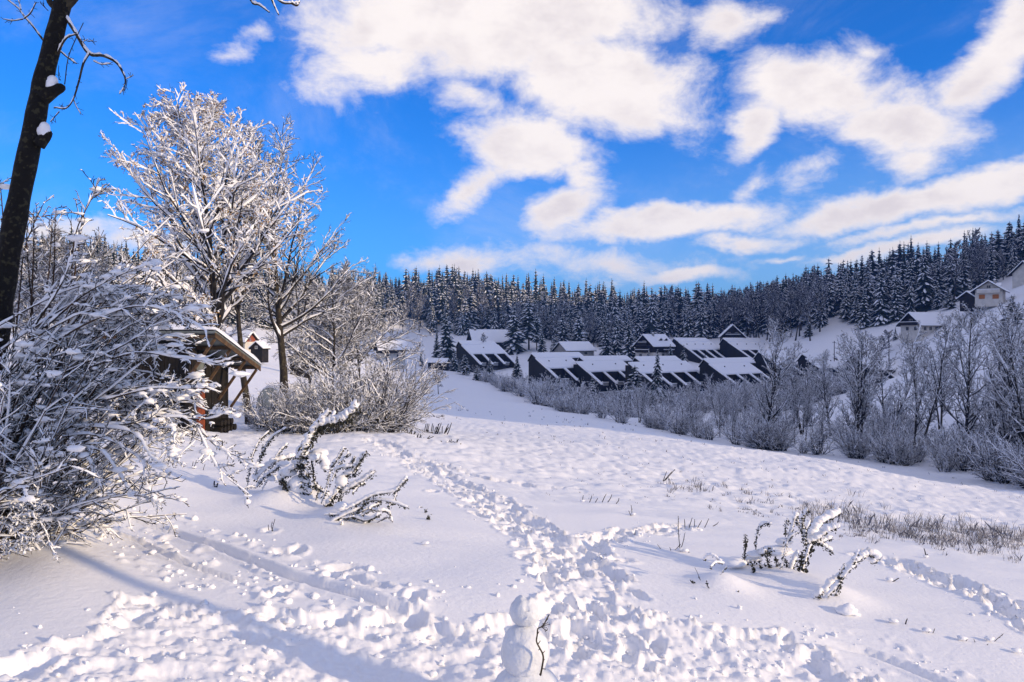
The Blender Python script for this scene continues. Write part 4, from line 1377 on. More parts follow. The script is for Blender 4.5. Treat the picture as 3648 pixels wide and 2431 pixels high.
def build_forest():
    rg = np.random.default_rng(77)
    uu = np.arange(-260, 3880, 20.0)
    Ye = np.array([hit(u, np.interp(u, EDGE[:, 0], EDGE[:, 1]), 90)[1] for u in uu])
    ridge = np.interp(uu, [-300, 100, 600, 1000, 1350, 2000, 2300, 2600, 3000, 3300, 3900], [310, 320, 370, 430, 490, 530, 540, 520, 470, 460, 450])
    Ye = np.minimum(Ye, ridge - 40)
    cand = []
    pts = {}
    tries = 0
    sp = 4.7
    while tries < 14000:
        tries += 1
        u = rg.uniform(-250, 3870)
        a, b = np.interp(u, uu, Ye), np.interp(u, uu, ridge)
        Y = a + (b - a) * rg.uniform(0, 1) ** 1.35
        x = (u - CX) / F * Y
        key = (int(x // sp), int(Y // sp))
        if any((x - px) ** 2 + (Y - py) ** 2 < sp * sp for dx in (-1, 0, 1) for dy in (-1, 0, 1) for px, py in pts.get((key[0] + dx, key[1] + dy), ())):
            continue
        pts.setdefault(key, []).append((x, Y))
        cand.append((u, x, Y, (Y - a)))
    C = np.array(cand)
    z = ground(C[:, 1], C[:, 2])
    n = len(C)
    order = np.argsort(C[:, 3] + rg.uniform(0, 8, n))
    kind = np.zeros(n, int)
    for i in range(n):
        u, x, Y, dep = C[i]
        pr = 0.04 + 0.5 * (vn(np.array([x / 30.0]), np.array([Y / 30.0]), 15)[0] > 0.35)
        if 2560 < u < 2925 and dep < 75:
            pr = 0.9
        elif 2700 < u < 3330 and dep > 75:
            pr = 0.75
        elif 1370 < u < 1530 and dep < 40:
            pr = 0.8
        elif 1880 < u < 2140 and dep > 55:
            pr = 0.7
        elif u < 1300:
            pr = 0.45
        kind[i] = rg.uniform() < pr
    nc, nd = 0, 0
    rest = {0: [], 1: []}
    for i in order:
        u, x, Y, dep = C[i]
        clump = float(vn(np.array([x / 17.0]), np.array([Y / 17.0]), 6)[0])
        h = (rg.uniform(13, 23) if u > 1430 else rg.uniform(9, 15)) * (1 + 0.28 * clump)
        if dep < 12:
            h *= rg.uniform(0.75, 1.0)
        if 2560 < u < 2925 and kind[i]:
            h = rg.uniform(18, 23)
        rz = rg.uniform(0, 6.28)
        if kind[i] == 0 and nc < 225:
            nc += 1
            z_ = next(q for q in ZONE if u < q[0])
            wd = rg.uniform(0.95, 1.55)
            place(con_meshes[rg.integers(0, 6)], 'spruce_tree', z_[1], 'tree', (x, Y, z[i]), rz, (h / 20 * wd, h / 20 * wd, h / 20), z_[2])
        elif kind[i] == 1 and nd < 110:
            nd += 1
            z_ = next(q for q in DZONE if u < q[0])
            place(dec_meshes[rg.integers(0, 3)], 'frosted_tree', z_[1], 'tree', (x, Y, z[i]), rz, h / 15 * (1.0 if u > 1430 else 0.75), z_[2])
        else:
            rest[0].append((x, Y, z[i], h, rz))
    mb = MB()
    for (x, Y, zz, h, rz) in rest[0]:
        v, fs, ms = low_meshes[rg.integers(0, 5)]
        c, s = math.cos(rz), math.sin(rz)
        k = h / 20
        V = np.stack([(v[:, 0] * c - v[:, 1] * s) * k * 1.25 + x, (v[:, 0] * s + v[:, 1] * c) * k * 1.25 + Y, v[:, 2] * k + zz], 1)
        n0 = mb.n
        mb.v.append(V.astype(np.float32))
        for f, m in zip(fs, ms):
            mb.f.append(f + n0)
            mb.m.append(m)
        mb.n += len(V)
    o = mb.build('distant_forest', ['needle', 'snow_far'])
    tag(o, 'dense snowy spruce forest covering the ridges', None, kind='stuff')
    print('forest', nc, nd, len(rest[0]))


build_forest()


def tree_top(u, vt, Y):
    t = at(u, vt, Y)
    g = gz(t[0], t[1])
    return (t[0], t[1], g), max(2.0, t[2] - g)


VILLAGE = [  # column, row of the top, depth, width factor, mesh, label
    (1592, 1112, 300, 1.15, 0, 'taller of the twin spruces by the garage'), (1556, 1166, 304, 0.8, 3, 'slimmer of the twin spruces by the garage'),
    (1832, 1085, 332, 1.0, 4, 'tall spruce beside the big hipped roof'), (1884, 1062, 338, 1.2, 6, 'spruce with sunlit crown and bare lower trunk by the big hipped roof'),
    (1912, 1105, 336, 1.0, 6, 'spruce with bare lower trunk next to the sunlit one'), (1930, 1165, 325, 0.9, 0, 'dark spruce in front of the bare-trunked spruces'),
    (1645, 1082, 395, 0.8, 5, 'slim white spruce at the forest edge above the big roof'),
    (1972, 1190, 322, 1.0, 1, 'spruce at the gable of the low beige house'), (2004, 1118, 345, 1.2, 2, 'broad spruce behind the low beige house'), (2062, 1108, 342, 1.1, 4, 'dark spruce behind the chimney of the low beige house'),
    (2160, 1150, 312, 1.1, 0, 'spruce on the open side of the low beige house'), (2196, 1128, 318, 1.0, 1, 'middle spruce between the beige house and the chalet'), (2240, 1140, 306, 1.2, 3, 'spruce beside the gable of the timber chalet'),
    (2342, 1243, 214, 0.85, 1, 'slender spruce with drooping boughs before the terrace block'), (2262, 1300, 216, 1.5, 2, 'broad snowy pine beside the black gable'),
    (1992, 1342, 196, 1.7, 4, 'bushy pine loaded with snow below the end terrace block'), (1942, 1385, 188, 1.5, 2, 'low snow-heaped pine at the meadow edge'), (2110, 1340, 206, 1.2, 0, 'spruce before the middle terrace block'), (2325, 1395, 200, 1.3, 5, 'small white spruce under the slender spruce'),
    (1745, 1272, 262, 1.2, 0, 'spruce in front of the open roof terraces'), (1842, 1262, 268, 1.2, 3, 'spruce between the open-terrace block and the end block'), (1700, 1300, 258, 1.3, 4, 'bushy spruce below the open-terrace block'), (1655, 1262, 272, 1.2, 2, 'spruce at the corner of the open-terrace block'), (1620, 1250, 285, 1.2, 1, 'spruce next to the snowy garage'),
    (2512, 1262, 285, 1.3, 0, 'young spruce below the upper terrace block'), (2436, 1228, 296, 1.1, 3, 'spruce at the end of the upper terrace block'), (2388, 1225, 298, 1.1, 1, 'spruce beside the dormers of the chalet'), (2312, 1240, 292, 0.9, 5, 'small spruce before the chalet balconies'),
    (3470, 1105, 246, 1.2, 0, 'round young spruce on the slope below the white chalet'), (3604, 1050, 200, 1.2, 4, 'dark spruce below the white chalet, behind the bare trees'), (3340, 1010, 300, 1.1, 1, 'tall spruce above the farmhouse roof'), (3190, 1165, 284, 1.0, 3, 'small spruce beside the farmhouse'),
    (3380, 1030, 292, 1.2, 2, 'spruce on the slope between farmhouse and chalet'), (1500, 1250, 290, 0.9, 5, 'thin young spruce at the meadow corner'), (2160, 1400, 200, 1.4, 5, 'low snowy spruce among the valley shrubs'),
]
for (u, vt, Y, wf, mi, lab) in VILLAGE:
    loc, h = tree_top(u, vt, Y)
    k = h / 20
    kw = k * wf * (1.35 if h > 12 else 1.5)
    place(con_meshes[mi], 'spruce_tree', 'snow-laden ' + lab if not lab.startswith('snow') else lab, 'tree', loc, rng.uniform(0, 6), (kw, kw, k), 'spruces among the houses')
for i, u in enumerate((2632, 2652, 2672, 2694, 2716, 2738, 2762)):
    loc, h = tree_top(u, 1172 + (i * 37) % 22, 352)
    place(con_meshes[i % 3], 'spruce_tree', 'young snowy spruce in the row below the frosted wood', 'tree', loc, i, (h / 20 * 1.1, h / 20 * 1.1, h / 20), 'young spruces below the frosted wood')

# ------------------------------------------------------------------ bare trees by the shed
syc = bare_tree_mesh('sycamore', 41, 12.6, 0.26, 1, 0.24, 54, 5.2, 0.85, 'cone', 0.04, -0.03, 11, 6, 3, snow=0.032, seeds=1100, keep=1.0, twr=0.0085)
loc, h = tree_top(800, 385, 29.5)
place(syc, 'sycamore_tree', 'tall sunlit tree with brown seed bunches and snowy limbs behind the woodshed', 'tree', loc, 0.4, h / 12.6)
t2 = bare_tree_mesh('ash', 52, 12.0, 0.25, 1, 0.33, 36, 5.5, 0.8, 'round', 0.045, -0.01, 12, 6, 3, snow=0.018, keep=0.9, twr=0.0095)
loc, h = tree_top(1012, 590, 37)
place(t2, 'ash_tree', 'leafless round-crowned tree with snowy limbs rising from the thicket', 'tree', loc, 2.2, h / 12.0)
t3 = bare_tree_mesh('maple', 63, 10.0, 0.17, 1, 0.42, 22, 3.2, 0.7, 'round', 0.05, -0.02, 10, 7, 3, snow=0.008, keep=0.75, twr=0.010)
loc, h = tree_top(896, 640, 33)
place(t3, 'maple_tree', 'slimmer leafless tree standing between the two big snowy trees', 'tree', loc, 1.1, h / 10.0)
t4 = bare_tree_mesh('hazel', 74, 7.0, 0.11, 1, 0.28, 26, 4.2, 0.95, 'fan', 0.02, -0.10, 12, 7, 3, snow=0.015, twr=0.010)
for (u, vt, Y, rz, lab) in ((1180, 1000, 43, 0.5, 'arching snowy tree over the thicket beside the meadow'), (1290, 1060, 47, 2.6, 'spreading snowy tree at the meadow end of the thicket'), (1105, 1060, 52, 4.2, 'thin snowy tree close behind the round-crowned tree')):
    loc, h = tree_top(u, vt, Y)
    place(t4, 'hazel_tree', lab, 'tree', loc, rz, h / 7.0)
for (u, vt, Y, rz, lab) in ((520, 930, 48, 0.5, 'snowy tree on the slope behind the shed roof'), (300, 900, 44, 1.9, 'snowy tree on the slope behind the big shrub'), (680, 980, 52, 3.3, 'snowy tree on the slope behind the sycamore trunk'), (110, 880, 40, 5.0, 'snowy tree on the slope behind the leaning trunk')):
    loc, h = tree_top(u, vt, Y)
    place(t4, 'hazel_tree', lab, 'tree', loc, rz, (h / 7.0,) * 3)

bushes = [bush_mesh('bush', 400 + i, 2.6, 3.0, 40, 0.011, 'twig', 9, 6, 0.009, 0.95) for i in range(3)]
wild = [bush_mesh('wild_bush', 420 + i, 4.2, 4.4, 30, 0.024, 'twig', 8, 5, 0.016, 0.75, -0.01) for i in range(3)]
TB = ('low twiggy bush at the foot of the slim tree beside the woodshed', 'low twiggy bush in front of the round-crowned tree trunk', 'low twiggy bush just past the round-crowned tree trunk', 'twiggy bush close behind the snow-capped hooked plant',
      'rounded twiggy bush at the middle of the thicket edge', 'wide twiggy bush at the meadow corner of the thicket', 'taller twiggy bush at the back of the thicket')
for i, (u, v, Y, s) in enumerate(((935, 1505, 29, 0.5), (1000, 1520, 28, 0.55), (1085, 1528, 28, 0.62), (1175, 1535, 28, 0.75), (1265, 1540, 29, 0.9), (1345, 1535, 31, 1.1), (1390, 1520, 36, 0.95), (1300, 1490, 37, 1.15), (1130, 1500, 36, 0.8), (1215, 1480, 42, 1.2), (1370, 1470, 44, 1.1))):
    p = at(u, v, Y)
    place(bushes[i % 3], 'thicket_bush', TB[min(i, 6)], 'bush', (p[0], p[1], gz(p[0], p[1])), i * 1.3, s, 'bushes of the thicket')

# ------------------------------------------------------------------ trees and shrubs of the stream hollow
rowt = [bare_tree_mesh('alder', 80 + i, 14, (0.24, 0.26, 0.2, 0.22)[i], (1, 3, 2, 1)[i], (0.16, 0.18, 0.2, 0.12)[i], (34, 17, 22, 38)[i], (4.6, 4.2, 4.0, 4.8)[i], (0.66, 0.6, 0.55, 0.75)[i], ('round', 'round', 'cone', 'cone')[i], 0.06, 0.0, 9, 5, 2, snow=0.024, keep=0.95, twr=0.015) for i in range(4)]
ROW = [(2722, 1165, 97, 0, 'many-limbed bare tree standing alone before the terrace roofs'), (2860, 1240, 118, 1, 'bare tree behind the lone tree, rising past the diagonal roof edge'), (3055, 1140, 86, 1, 'multi-stemmed bare tree with forked trunk at the meadow edge'),
       (3150, 1190, 100, 2, 'slim bare twin-stemmed tree behind the forked one'), (3255, 1120, 80, 2, 'twin-stemmed bare tree leaning over the snowy bank'), (3430, 1110, 78, 3, 'wide bare tree below the hillside chalets'), (3600, 1095, 63, 3, 'largest bare tree, its crown reaching the white chalet'),
       (3520, 1200, 72, 0, 'smaller bare tree next to the largest one'), (3690, 1100, 60, 1, 'bare multi-stemmed tree at the end of the row'), (2960, 1270, 112, 0, 'small bare tree between the lone and the forked tree'), (2560, 1330, 140, 2, 'short bare tree in front of the half-hidden terrace block'), (3350, 1230, 104, 1, 'bare tree behind the leaning twin-stemmed one')]
for i, (u, vt, Y, mi, lab) in enumerate(ROW):
    loc, h = tree_top(u, vt, Y)
    place(rowt[mi], 'alder_tree', lab, 'tree', loc, i * 1.7, h / 14, 'bare trees along the hollow')
rg = np.random.default_rng(31)
BL = np.array([(1850, 1425), (2000, 1462), (2200, 1500), (2400, 1545), (2700, 1600), (3000, 1628), (3300, 1672), (3648, 1735), (3800, 1760)], float)
HZ = ((2120, 'snow-dusted leafless shrub below the end terrace block', 'shrubs below the end block'), (2400, 'snow-dusted leafless shrub below the black-gabled terrace block', 'shrubs below the gabled block'),
      (2680, 'snow-dusted leafless shrub below the half-hidden terrace block', 'shrubs below the half-hidden block'), (2960, 'snow-dusted leafless shrub around the lone many-limbed tree', 'shrubs round the lone tree'),
      (3300, 'snow-dusted leafless shrub around the forked and leaning bare trees', 'shrubs round the forked trees'), (9999, 'snow-dusted leafless shrub around the largest bare tree', 'shrubs round the largest tree'))
for i in range(215):
    u = rg.uniform(1880, 3760)
    p = hit(u, np.interp(u, BL[:, 0], BL[:, 1]), 50)
    Y = p[1] + (0.5 if i % 3 == 0 else rg.uniform(1, 46 if u < 2900 else 30))
    sc_ = rg.uniform(0.4, 0.95)
    if i >= 120:
        u = rg.uniform(1900, 3050)
        Y = rg.uniform(165, 222)
        sc_ = rg.uniform(0.9, 1.6)
    x = (u - CX) / F * Y
    z_ = next(q for q in HZ if u < q[0])
    place(wild[i % 3], 'hollow_shrub', z_[1], 'shrub', (x, Y, gz(x, Y)), rg.uniform(0, 6), (sc_, sc_, sc_ * rg.uniform(0.8, 1.25)), z_[2])
for i in range(34):
    u = rg.uniform(1600, 1960)
    v = np.interp(u, [1600, 1700, 1800, 1960], [1325, 1350, 1400, 1448])
    p = hit(u, v, 60)
    Y = p[1] + rg.uniform(0, 30)
    x = (u - CX) / F * Y
    place(wild[i % 3], 'garden_shrub', 'snowy shrub on the garden slope beside the open-terrace block', 'shrub', (x, Y, gz(x, Y)), rg.uniform(0, 6), rg.uniform(0.6, 1.2), 'shrubs on the garden slope')

for i in range(22):                              # thin saplings standing in the scrub
    u = rg.uniform(1950, 3640)
    Y = hit(u, np.interp(u, BL[:, 0], BL[:, 1]), 50)[1] + rg.uniform(1, 40)
    x = (u - CX) / F * Y
    place(rowt[i % 4], 'alder_sapling', 'thin bare sapling standing up out of the shrub belt', 'tree', (x, Y, gz(x, Y)), rg.uniform(0, 6), (rg.uniform(0.28, 0.45),) * 2 + (rg.uniform(0.4, 0.62),), 'saplings in the shrub belt')

birch = bare_tree_mesh('birch', 91, 6.0, 0.13, 1, 0.33, 22, 2.6, 0.8, 'round', 0.03, -0.28, 10, 7, 0, snow=0.012, twr=0.02)
loc, h = tree_top(1562, 1320, 172)
place(birch, 'weeping_birch', 'small weeping birch standing alone on the snowy meadow', 'tree', loc, 0, h / 6.0)
loc, h = tree_top(1502, 1312, 196)
place(dec_meshes[0], 'orchard_tree', 'small round bare tree next to the weeping birch', 'tree', loc, 1, h / 15)
loc, h = tree_top(3128, 1178, 276)
place(dec_meshes[1], 'orchard_tree', 'small spreading bare tree on the open slope near the poles', 'tree', loc, 2, (h / 15 * 1.5, h / 15 * 1.5, h / 15))
loc, h = tree_top(1712, 1195, 300)
place(dec_meshes[2], 'orchard_tree', 'white frosted tree in front of the open-terrace block', 'tree', loc, 4, h / 15)


# spruce added out of view beside the trampled yard to shade the big shrub
place(con_meshes[6], 'shade_spruce', 'tall bare-footed spruce added out of view to shade the big shrub', 'tree', (9.0, 1.2, gz(9.0, 1.2)), 0.5, (0.42, 0.42, 1.35))


# ------------------------------------------------------------------ the leaning trunk overhead
def build_leaning_tree():
    rg = np.random.default_rng(3)
    Y = 8.2
    base = on(-70, 1640, 5)
    tr = path_px([(-70, 1700), (-48, 1450), (-10, 1150), (22, 957), (70, 700), (117, 469), (148, 312), (187, 156), (226, 0), (262, -160), (300, -420)], Y, k=44)
    root = thing('leaning_tree', 'dark lichen-spotted leaning trunk with snowy side twigs', 'tree', tuple(tr[0]))
    inv = -tr[0]
    px = 1 / F * Y

    def tri(pts):
        return path_px(pts, (Y, Y + rg.normal(0, 0.25)), sc=1.28) + inv
    k = len(tr)
    R = np.interp(np.linspace(0, 1, k), [0, 0.4, 0.75, 1], [50, 36, 29, 25]) * px
    R = R * (1 + 0.05 * np.sin(np.arange(k) * 1.7) + rg.normal(0, 0.02, k))
    m = MB()
    tubes(m, (tr + inv)[None], R[None], 14)
    m.build('trunk', 'bark_lichen', root, True)
    # sawn stubs with snow
    for (x, y, x2, y2, r) in ((215, 425, 278, 400, 24), (195, 640, 222, 608, 20)):
        st, sn = MB(), MB()
        P = np.stack([at(a / 1.28, b / 1.28, Y - 0.02) + inv for a, b in ((x - 20, y + 20), ((x + x2) / 2, (y + y2) / 2), (x2, y2))])
        tubes(st, P[None], np.array([[r * 1.5, r * 1.15, r * 0.9]]) / 1.28 * px, 10)
        blobs(st, [P[-1]], [np.array([0.8, 0.8, 0.8]) * r / 1.28 * px], 2, 0.06)
        so = st.build('stub', 'bark_lichen', root, True)
        C = np.stack([P[1] + [-0.02, 0, 0.05 + 0.0 * i] for i in range(1)] + [P[1] + [0.0, -0.02, 0.09]])
        blobs(sn, C, [(0.075, 0.06, 0.07), (0.05, 0.05, 0.06)], 2, 0.08)
        sn.build('snow_cap', 'snow', so, True)
    br = [([(298, 75), (345, 150), (405, 245), (470, 255), (530, 285), (560, 330), (572, 365), (565, 400), (545, 430)], 9, 2.5, 1.0),
          ([(405, 245), (380, 290), (360, 370), (335, 450), (300, 495), (245, 490)], 6, 2.2, 0.35),
          ([(335, 455), (350, 490), (368, 520)], 3, 1.6, 0.2), ([(270, 510), (228, 557)], 3, 1.6, 0.2),
          ([(262, 250), (285, 200), (310, 170), (345, 158)], 5, 3, 0.8), ([(275, 235), (310, 265), (350, 292)], 3.5, 2, 0.8),
          ([(380, 105), (340, 190), (310, 270), (295, 385)], 1.8, 2.4, 0.0), ([(572, 362), (608, 345)], 2.5, 1.5, 0.3), ([(428, 280), (465, 295), (505, 290)], 2.5, 1.5, 1.0),
          ([(205, 195), (150, 120), (110, 75), (85, 40), (35, 0)], 5, 2.4, 0.35), ([(110, 85), (140, 60), (165, 10)], 3.5, 2, 0.4), ([(105, 88), (60, 95), (15, 88)], 3, 1.6, 0.4),
          ([(95, 45), (90, 20), (75, -20)], 3, 2, 0.3), ([(300, 30), (340, -10), (400, -90)], 24, 16, 0.0), ([(260, 40), (228, 10), (205, -60)], 16, 10, 0.0),
          ([(405, 190), (425, 186)], 2, 1.2, 0.5), ([(400, 182), (375, 192)], 2, 1.2, 0.3), ([(268, 300), (267, 340), (270, 365)], 1.5, 1.5, 0), ([(220, 50), (185, 15)], 2, 1.5, 0.0),
          ([(580, 365), (575, 395), (560, 420)], 2, 1.2, 0.2), ([(280, 480), (285, 500)], 2, 1.2, 0.0)]
    m, sn = MB(), MB()
    allP = []
    for pts, r0, r1, s in br:
        P = tri(pts)
        Rr = np.linspace(r0, r1, len(P)) / 1.28 * px
        tubes(m, P[None], Rr[None], 6)
        allP.append((P, Rr))
        if s:
            snow_on(sn, P[None], Rr[None], 0.009 * s, 6, rg, 1.0, th_max=0.03, mod=0.3)
    # the limb that reaches over the top of the view
    limb = path_px([(312, -70), (480, -250), (720, -240), (890, -110), (960, -40)], (Y, Y - 0.4)) + inv
    tubes(m, limb[None], np.linspace(14, 4, len(limb))[None] * px, 6)
    for pts in ([(860, -130), (893, 0), (925, 19), (960, 45)], [(940, -60), (966, -6), (979, 25), (993, 54)], [(930, -70), (995, 3), (1033, 13), (1065, 10)], [(1040, 12), (1058, 20), (1068, 4)]):
        P = path_px(pts, Y - 0.4) + inv
        Rr = np.linspace(5, 2, len(P)) * px
        tubes(m, P[None], Rr[None], 5)
        snow_on(sn, P[None], Rr[None], 0.008, 5, rg, 1.0, th_max=0.03)
    # buds and short spurs
    for P, Rr in allP:
        if Rr[0] < 0.02:
            p, d, l, r = spawn(P[None], Rr[None], np.array([0.16]), 6, 0.3, 1.0, 0.9, 0.3, 0.5, 0.8, rg)
            Q = grow(p, d, l, 3, 0.2, 0.0, rg)
            tubes(m, Q, np.full((len(Q), 3), 0.0028), 3)
    m.build('branches', 'bark', root)
    sn.build('snow', 'snow', root, True)


build_leaning_tree()


# ------------------------------------------------------------------ the big snow-laden shrub
def twiggy(m, sn, P, R, rg, n2=9, n3=5, ln=0.34, snow=0.016, pads=0.5, twr=0.0042):
    """Side shoots on a set of stems (n,k,3)."""
    L_ = np.linalg.norm(np.diff(P, axis=1), axis=2).sum(1)
    p, d, l, r = spawn(P, R, L_, n2, 0.2, 1.0, 0.7, 0.25, ln, 0.6, rg, up=0.25)
    l = np.clip(l, 0.08, 0.75)
    P2 = grow(p, d, l, 5, 0.13, 0.0, rg, -0.06)
    R2 = taper(len(p), 5, np.clip(r, twr * 1.1, 0.008), np.full(len(p), twr))
    tubes(m, P2, R2, 4)
    snow_on(sn, P2, R2, snow, 4, rg, 0.9, th_max=0.045, mod=0.5)
    p, d, l, r = spawn(P2, R2, l, n3, 0.25, 1.0, 0.8, 0.3, 0.42, 0.8, rg, up=0.1)
    P3 = grow(p, d, np.clip(l, 0.03, 0.25), 3, 0.15, 0.0, rg)
    R3 = taper(len(p), 3, np.full(len(p), twr), np.full(len(p), twr * 0.7))
    tubes(m, P3, R3, 3)
    snow_on(sn, P3, R3, snow * 0.6, 3, rg, 0.6, th_max=0.03, mod=0.5)
    if pads:
        q = P2[:, 1:4].reshape(-1, 3)
        q = q[rg.uniform(0, 1, len(q)) < pads]
        a = 0.016 + 0.042 * rg.uniform(0, 1, (len(q), 1)) ** 2
        Rr = np.concatenate([a * rg.uniform(0.8, 1.9, (len(q), 1)), a * rg.uniform(0.7, 1.3, (len(q), 1)), a * 0.55], 1)
        blobs(sn, q + np.array([0, 0, 0.008]), Rr, 2, 0.2)
    return P2


def build_big_shrub():
    rg = np.random.default_rng(19)
    Y = 7.7
    o = on(-30, 1835, 5)
    o[1] = Y
    o[0] = (-30 - CX) / F * Y
    o[2] = gz(o[0], o[1])
    root = thing('snowy_shrub', 'large shrub bent under clumps of snow in front of the woodshed', 'shrub', tuple(o))
    m, sn, st = MB(), MB(), MB()
    n = 105
    S_ = np.stack([rg.uniform(-0.75, 0.12, n), rg.normal(0, 0.22, n), np.full(n, -0.1)], 1)
    el = np.radians(rg.uniform(14, 98, n))
    az = rg.normal(0, 0.45, n)
    D = np.stack([np.cos(el) * np.cos(az), np.cos(el) * np.sin(az), np.sin(el) + 0.15], 1)
    L_ = np.interp(np.degrees(el), [14, 40, 70, 98], [1.75, 2.35, 2.35, 2.1]) * rg.uniform(0.7, 1.08, n)
    P = grow(S_, D, L_, 11, 0.07, 0.012, rg, -0.10)
    R = taper(n, 11, rg.uniform(0.009, 0.017, n), np.full(n, 0.0035))
    tubes(st, P, R, 5)
    snow_on(sn, P, R, 0.008, 5, rg, 0.9, th_max=0.035, mod=0.6)
    twiggy(m, sn, P, R, rg, 11, 5, 0.30, 0.007, 0.2)
    # the thick old stem low down, and traced outer sprays
    tk = path_px([(-60, 1880), (40, 1790), (130, 1690), (230, 1610), (330, 1560)], Y) - o
    tubes(st, tk[None], np.linspace(0.06, 0.012, len(tk))[None], 8)
    tk2 = path_px([(-90, 1850), (-10, 1700), (60, 1560), (130, 1420)], Y - 0.1) - o
    tubes(st, tk2[None], np.linspace(0.045, 0.01, len(tk2))[None], 8)
    sprays = [[(150, 560), (500, 440), (900, 300), (1000, 300), (1150, 350), (1270, 500), (1370, 650), (1460, 800), (1560, 830)], [(700, 180), (1000, 150), (1280, 240), (1400, 310), (1560, 420), (1610, 480), (1610, 620), (1680, 780), (1740, 900), (1780, 960)],
              [(1000, 60), (1400, 100), (1570, 200), (1640, 320), (1720, 430), (1810, 490)], [(1500, 20), (1700, 90), (1920, 80), (1950, 200), (1950, 440), (2000, 450)], [(300, 600), (560, 500), (800, 390), (990, 430), (1050, 560), (1130, 690)]]
    for q in sprays:
        P = path_px(q, (Y, Y - 0.3), sc=3.136, oy=1500) - o
        Rr = np.linspace(0.009, 0.003, len(P))
        tubes(st, P[None], Rr[None], 5)
        snow_on(sn, P[None], Rr[None], 0.014, 5, rg, th_max=0.04, mod=0.5)
        twiggy(m, sn, P[None, ::2], Rr[None, ::2], rg, 20, 5, 0.10, 0.006, 0.06, 0.003)
    sprays2 = [[(420, 980), (700, 960), (950, 920), (1170, 930), (1290, 870)], [(900, 880), (1070, 940), (1170, 1120), (1240, 1230), (1390, 1350)], [(500, 640), (760, 560), (1000, 590), (1180, 610), (1290, 650)], [(600, 820), (850, 760), (1050, 760), (1200, 735)],
               [(300, 500), (520, 380), (760, 300), (980, 340), (1150, 440)], [(250, 420), (450, 250), (640, 140), (850, 60)], [(200, 400), (330, 200), (400, 40), (440, -80)], [(800, 900), (960, 940), (975, 1060), (972, 1160)], [(1100, 970), (1220, 1090), (1330, 1140), (1420, 1190)]]
    for q in sprays2:
        P = path_px(q, (Y + 0.1, Y - 0.2), sc=1.568, oy=900) - o
        Rr = np.linspace(0.011, 0.003, len(P))
        tubes(st, P[None], Rr[None], 5)
        snow_on(sn, P[None], Rr[None], 0.011, 5, rg, th_max=0.04, mod=0.6)
        twiggy(m, sn, P[None, ::2], Rr[None, ::2], rg, 16, 5, 0.22, 0.008, 0.3)
    for q in range(84):                          # denser growth in front of the woodshed
        u1, v1 = rg.uniform(280, 760), rg.uniform(1040, 1540)
        u0, v0 = rg.uniform(-80, 0.45 * u1), v1 + rg.uniform(120, 420)
        P = path_px([(u0, v0), ((u0 + u1) / 2, (v0 + v1) / 2 - rg.uniform(20, 110)), (u1 * 0.8 + u0 * 0.2, v1 - rg.uniform(0, 60)), (u1, v1)], (Y + rg.uniform(0, 0.5), Y + rg.uniform(0.1, 0.7)), k=11) - o
        Rr = np.linspace(0.009, 0.0035, len(P))
        tubes(st, P[None], Rr[None], 5)
        snow_on(sn, P[None], Rr[None], 0.008, 5, rg, th_max=0.035, mod=0.6)
        twiggy(m, sn, P[None], Rr[None], rg, 9, 5, 0.24, 0.007, 0.22)
    st.build('stems', 'twig_red', root)
    m.build('twigs', 'twig', root)
    sn.build('snow', 'snow', root, True)

    # tall upright whips behind it
    rg = np.random.default_rng(23)
    o = on(180, 1600, 8)
    o = np.array([(160 - CX) / F * 9.2, 9.2, 0])
    o[2] = gz(o[0], o[1])
    root = thing('whip_shrub', 'tall thin-whipped shrub behind the snow-clumped one', 'shrub', tuple(o))
    m, sn, st = MB(), MB(), MB()
    q = [[(120, 1500), (150, 1200), (180, 900), (185, 760)], [(200, 1500), (250, 1100), (265, 850), (330, 700), (352, 635)], [(210, 1400), (270, 950), (300, 760), (340, 690), (372, 672)], [(150, 1300), (190, 1000), (195, 820), (200, 745)], [(60, 1300), (20, 900), (5, 700), (-2, 660)],
         [(100, 1350), (118, 950), (120, 800), (119, 762)], [(250, 1400), (330, 1100), (420, 980), (540, 840), (640, 745)], [(240, 1350), (330, 1150), (480, 1020), (620, 930), (720, 820)], [(300, 1400), (430, 1150), (560, 1040), (700, 980)], [(140, 1300), (105, 1000), (100, 800), (170, 770)], [(180, 1300), (230, 1080), (300, 960), (370, 820)],
         [(230, 1450), (300, 1180), (380, 1060), (520, 960), (640, 900)], [(40, 1350), (70, 1050), (90, 880), (160, 715)]]
    for s in q:
        P = path_px(s, (9.2, 9.2 + rg.normal(0, 0.3))) - o
        Rr = np.linspace(0.011, 0.0035, len(P))
        tubes(st, P[None], Rr[None], 5)
        snow_on(sn, P[None], Rr[None], 0.006, 4, rg, th_max=0.025, mod=0.5)
        twiggy(m, sn, P[None, ::2], Rr[None, ::2], rg, 12, 4, 0.16, 0.006, 0.12)
    st.build('stems', 'twig_red', root)
    m.build('twigs', 'twig', root)
    sn.build('snow', 'snow', root, True)

    # low sprays hanging to the snow
    rg = np.random.default_rng(29)
    o = on(-60, 1830, 5)
    Y = 7.0
    o = np.array([(-60 - CX) / F * Y, Y, 0])
    o[2] = gz(o[0], Y)
    root = thing('low_twig_bush', 'low dark sprays of twigs hanging over clean snow', 'bush', tuple(o))
    m, sn, st = MB(), MB(), MB()
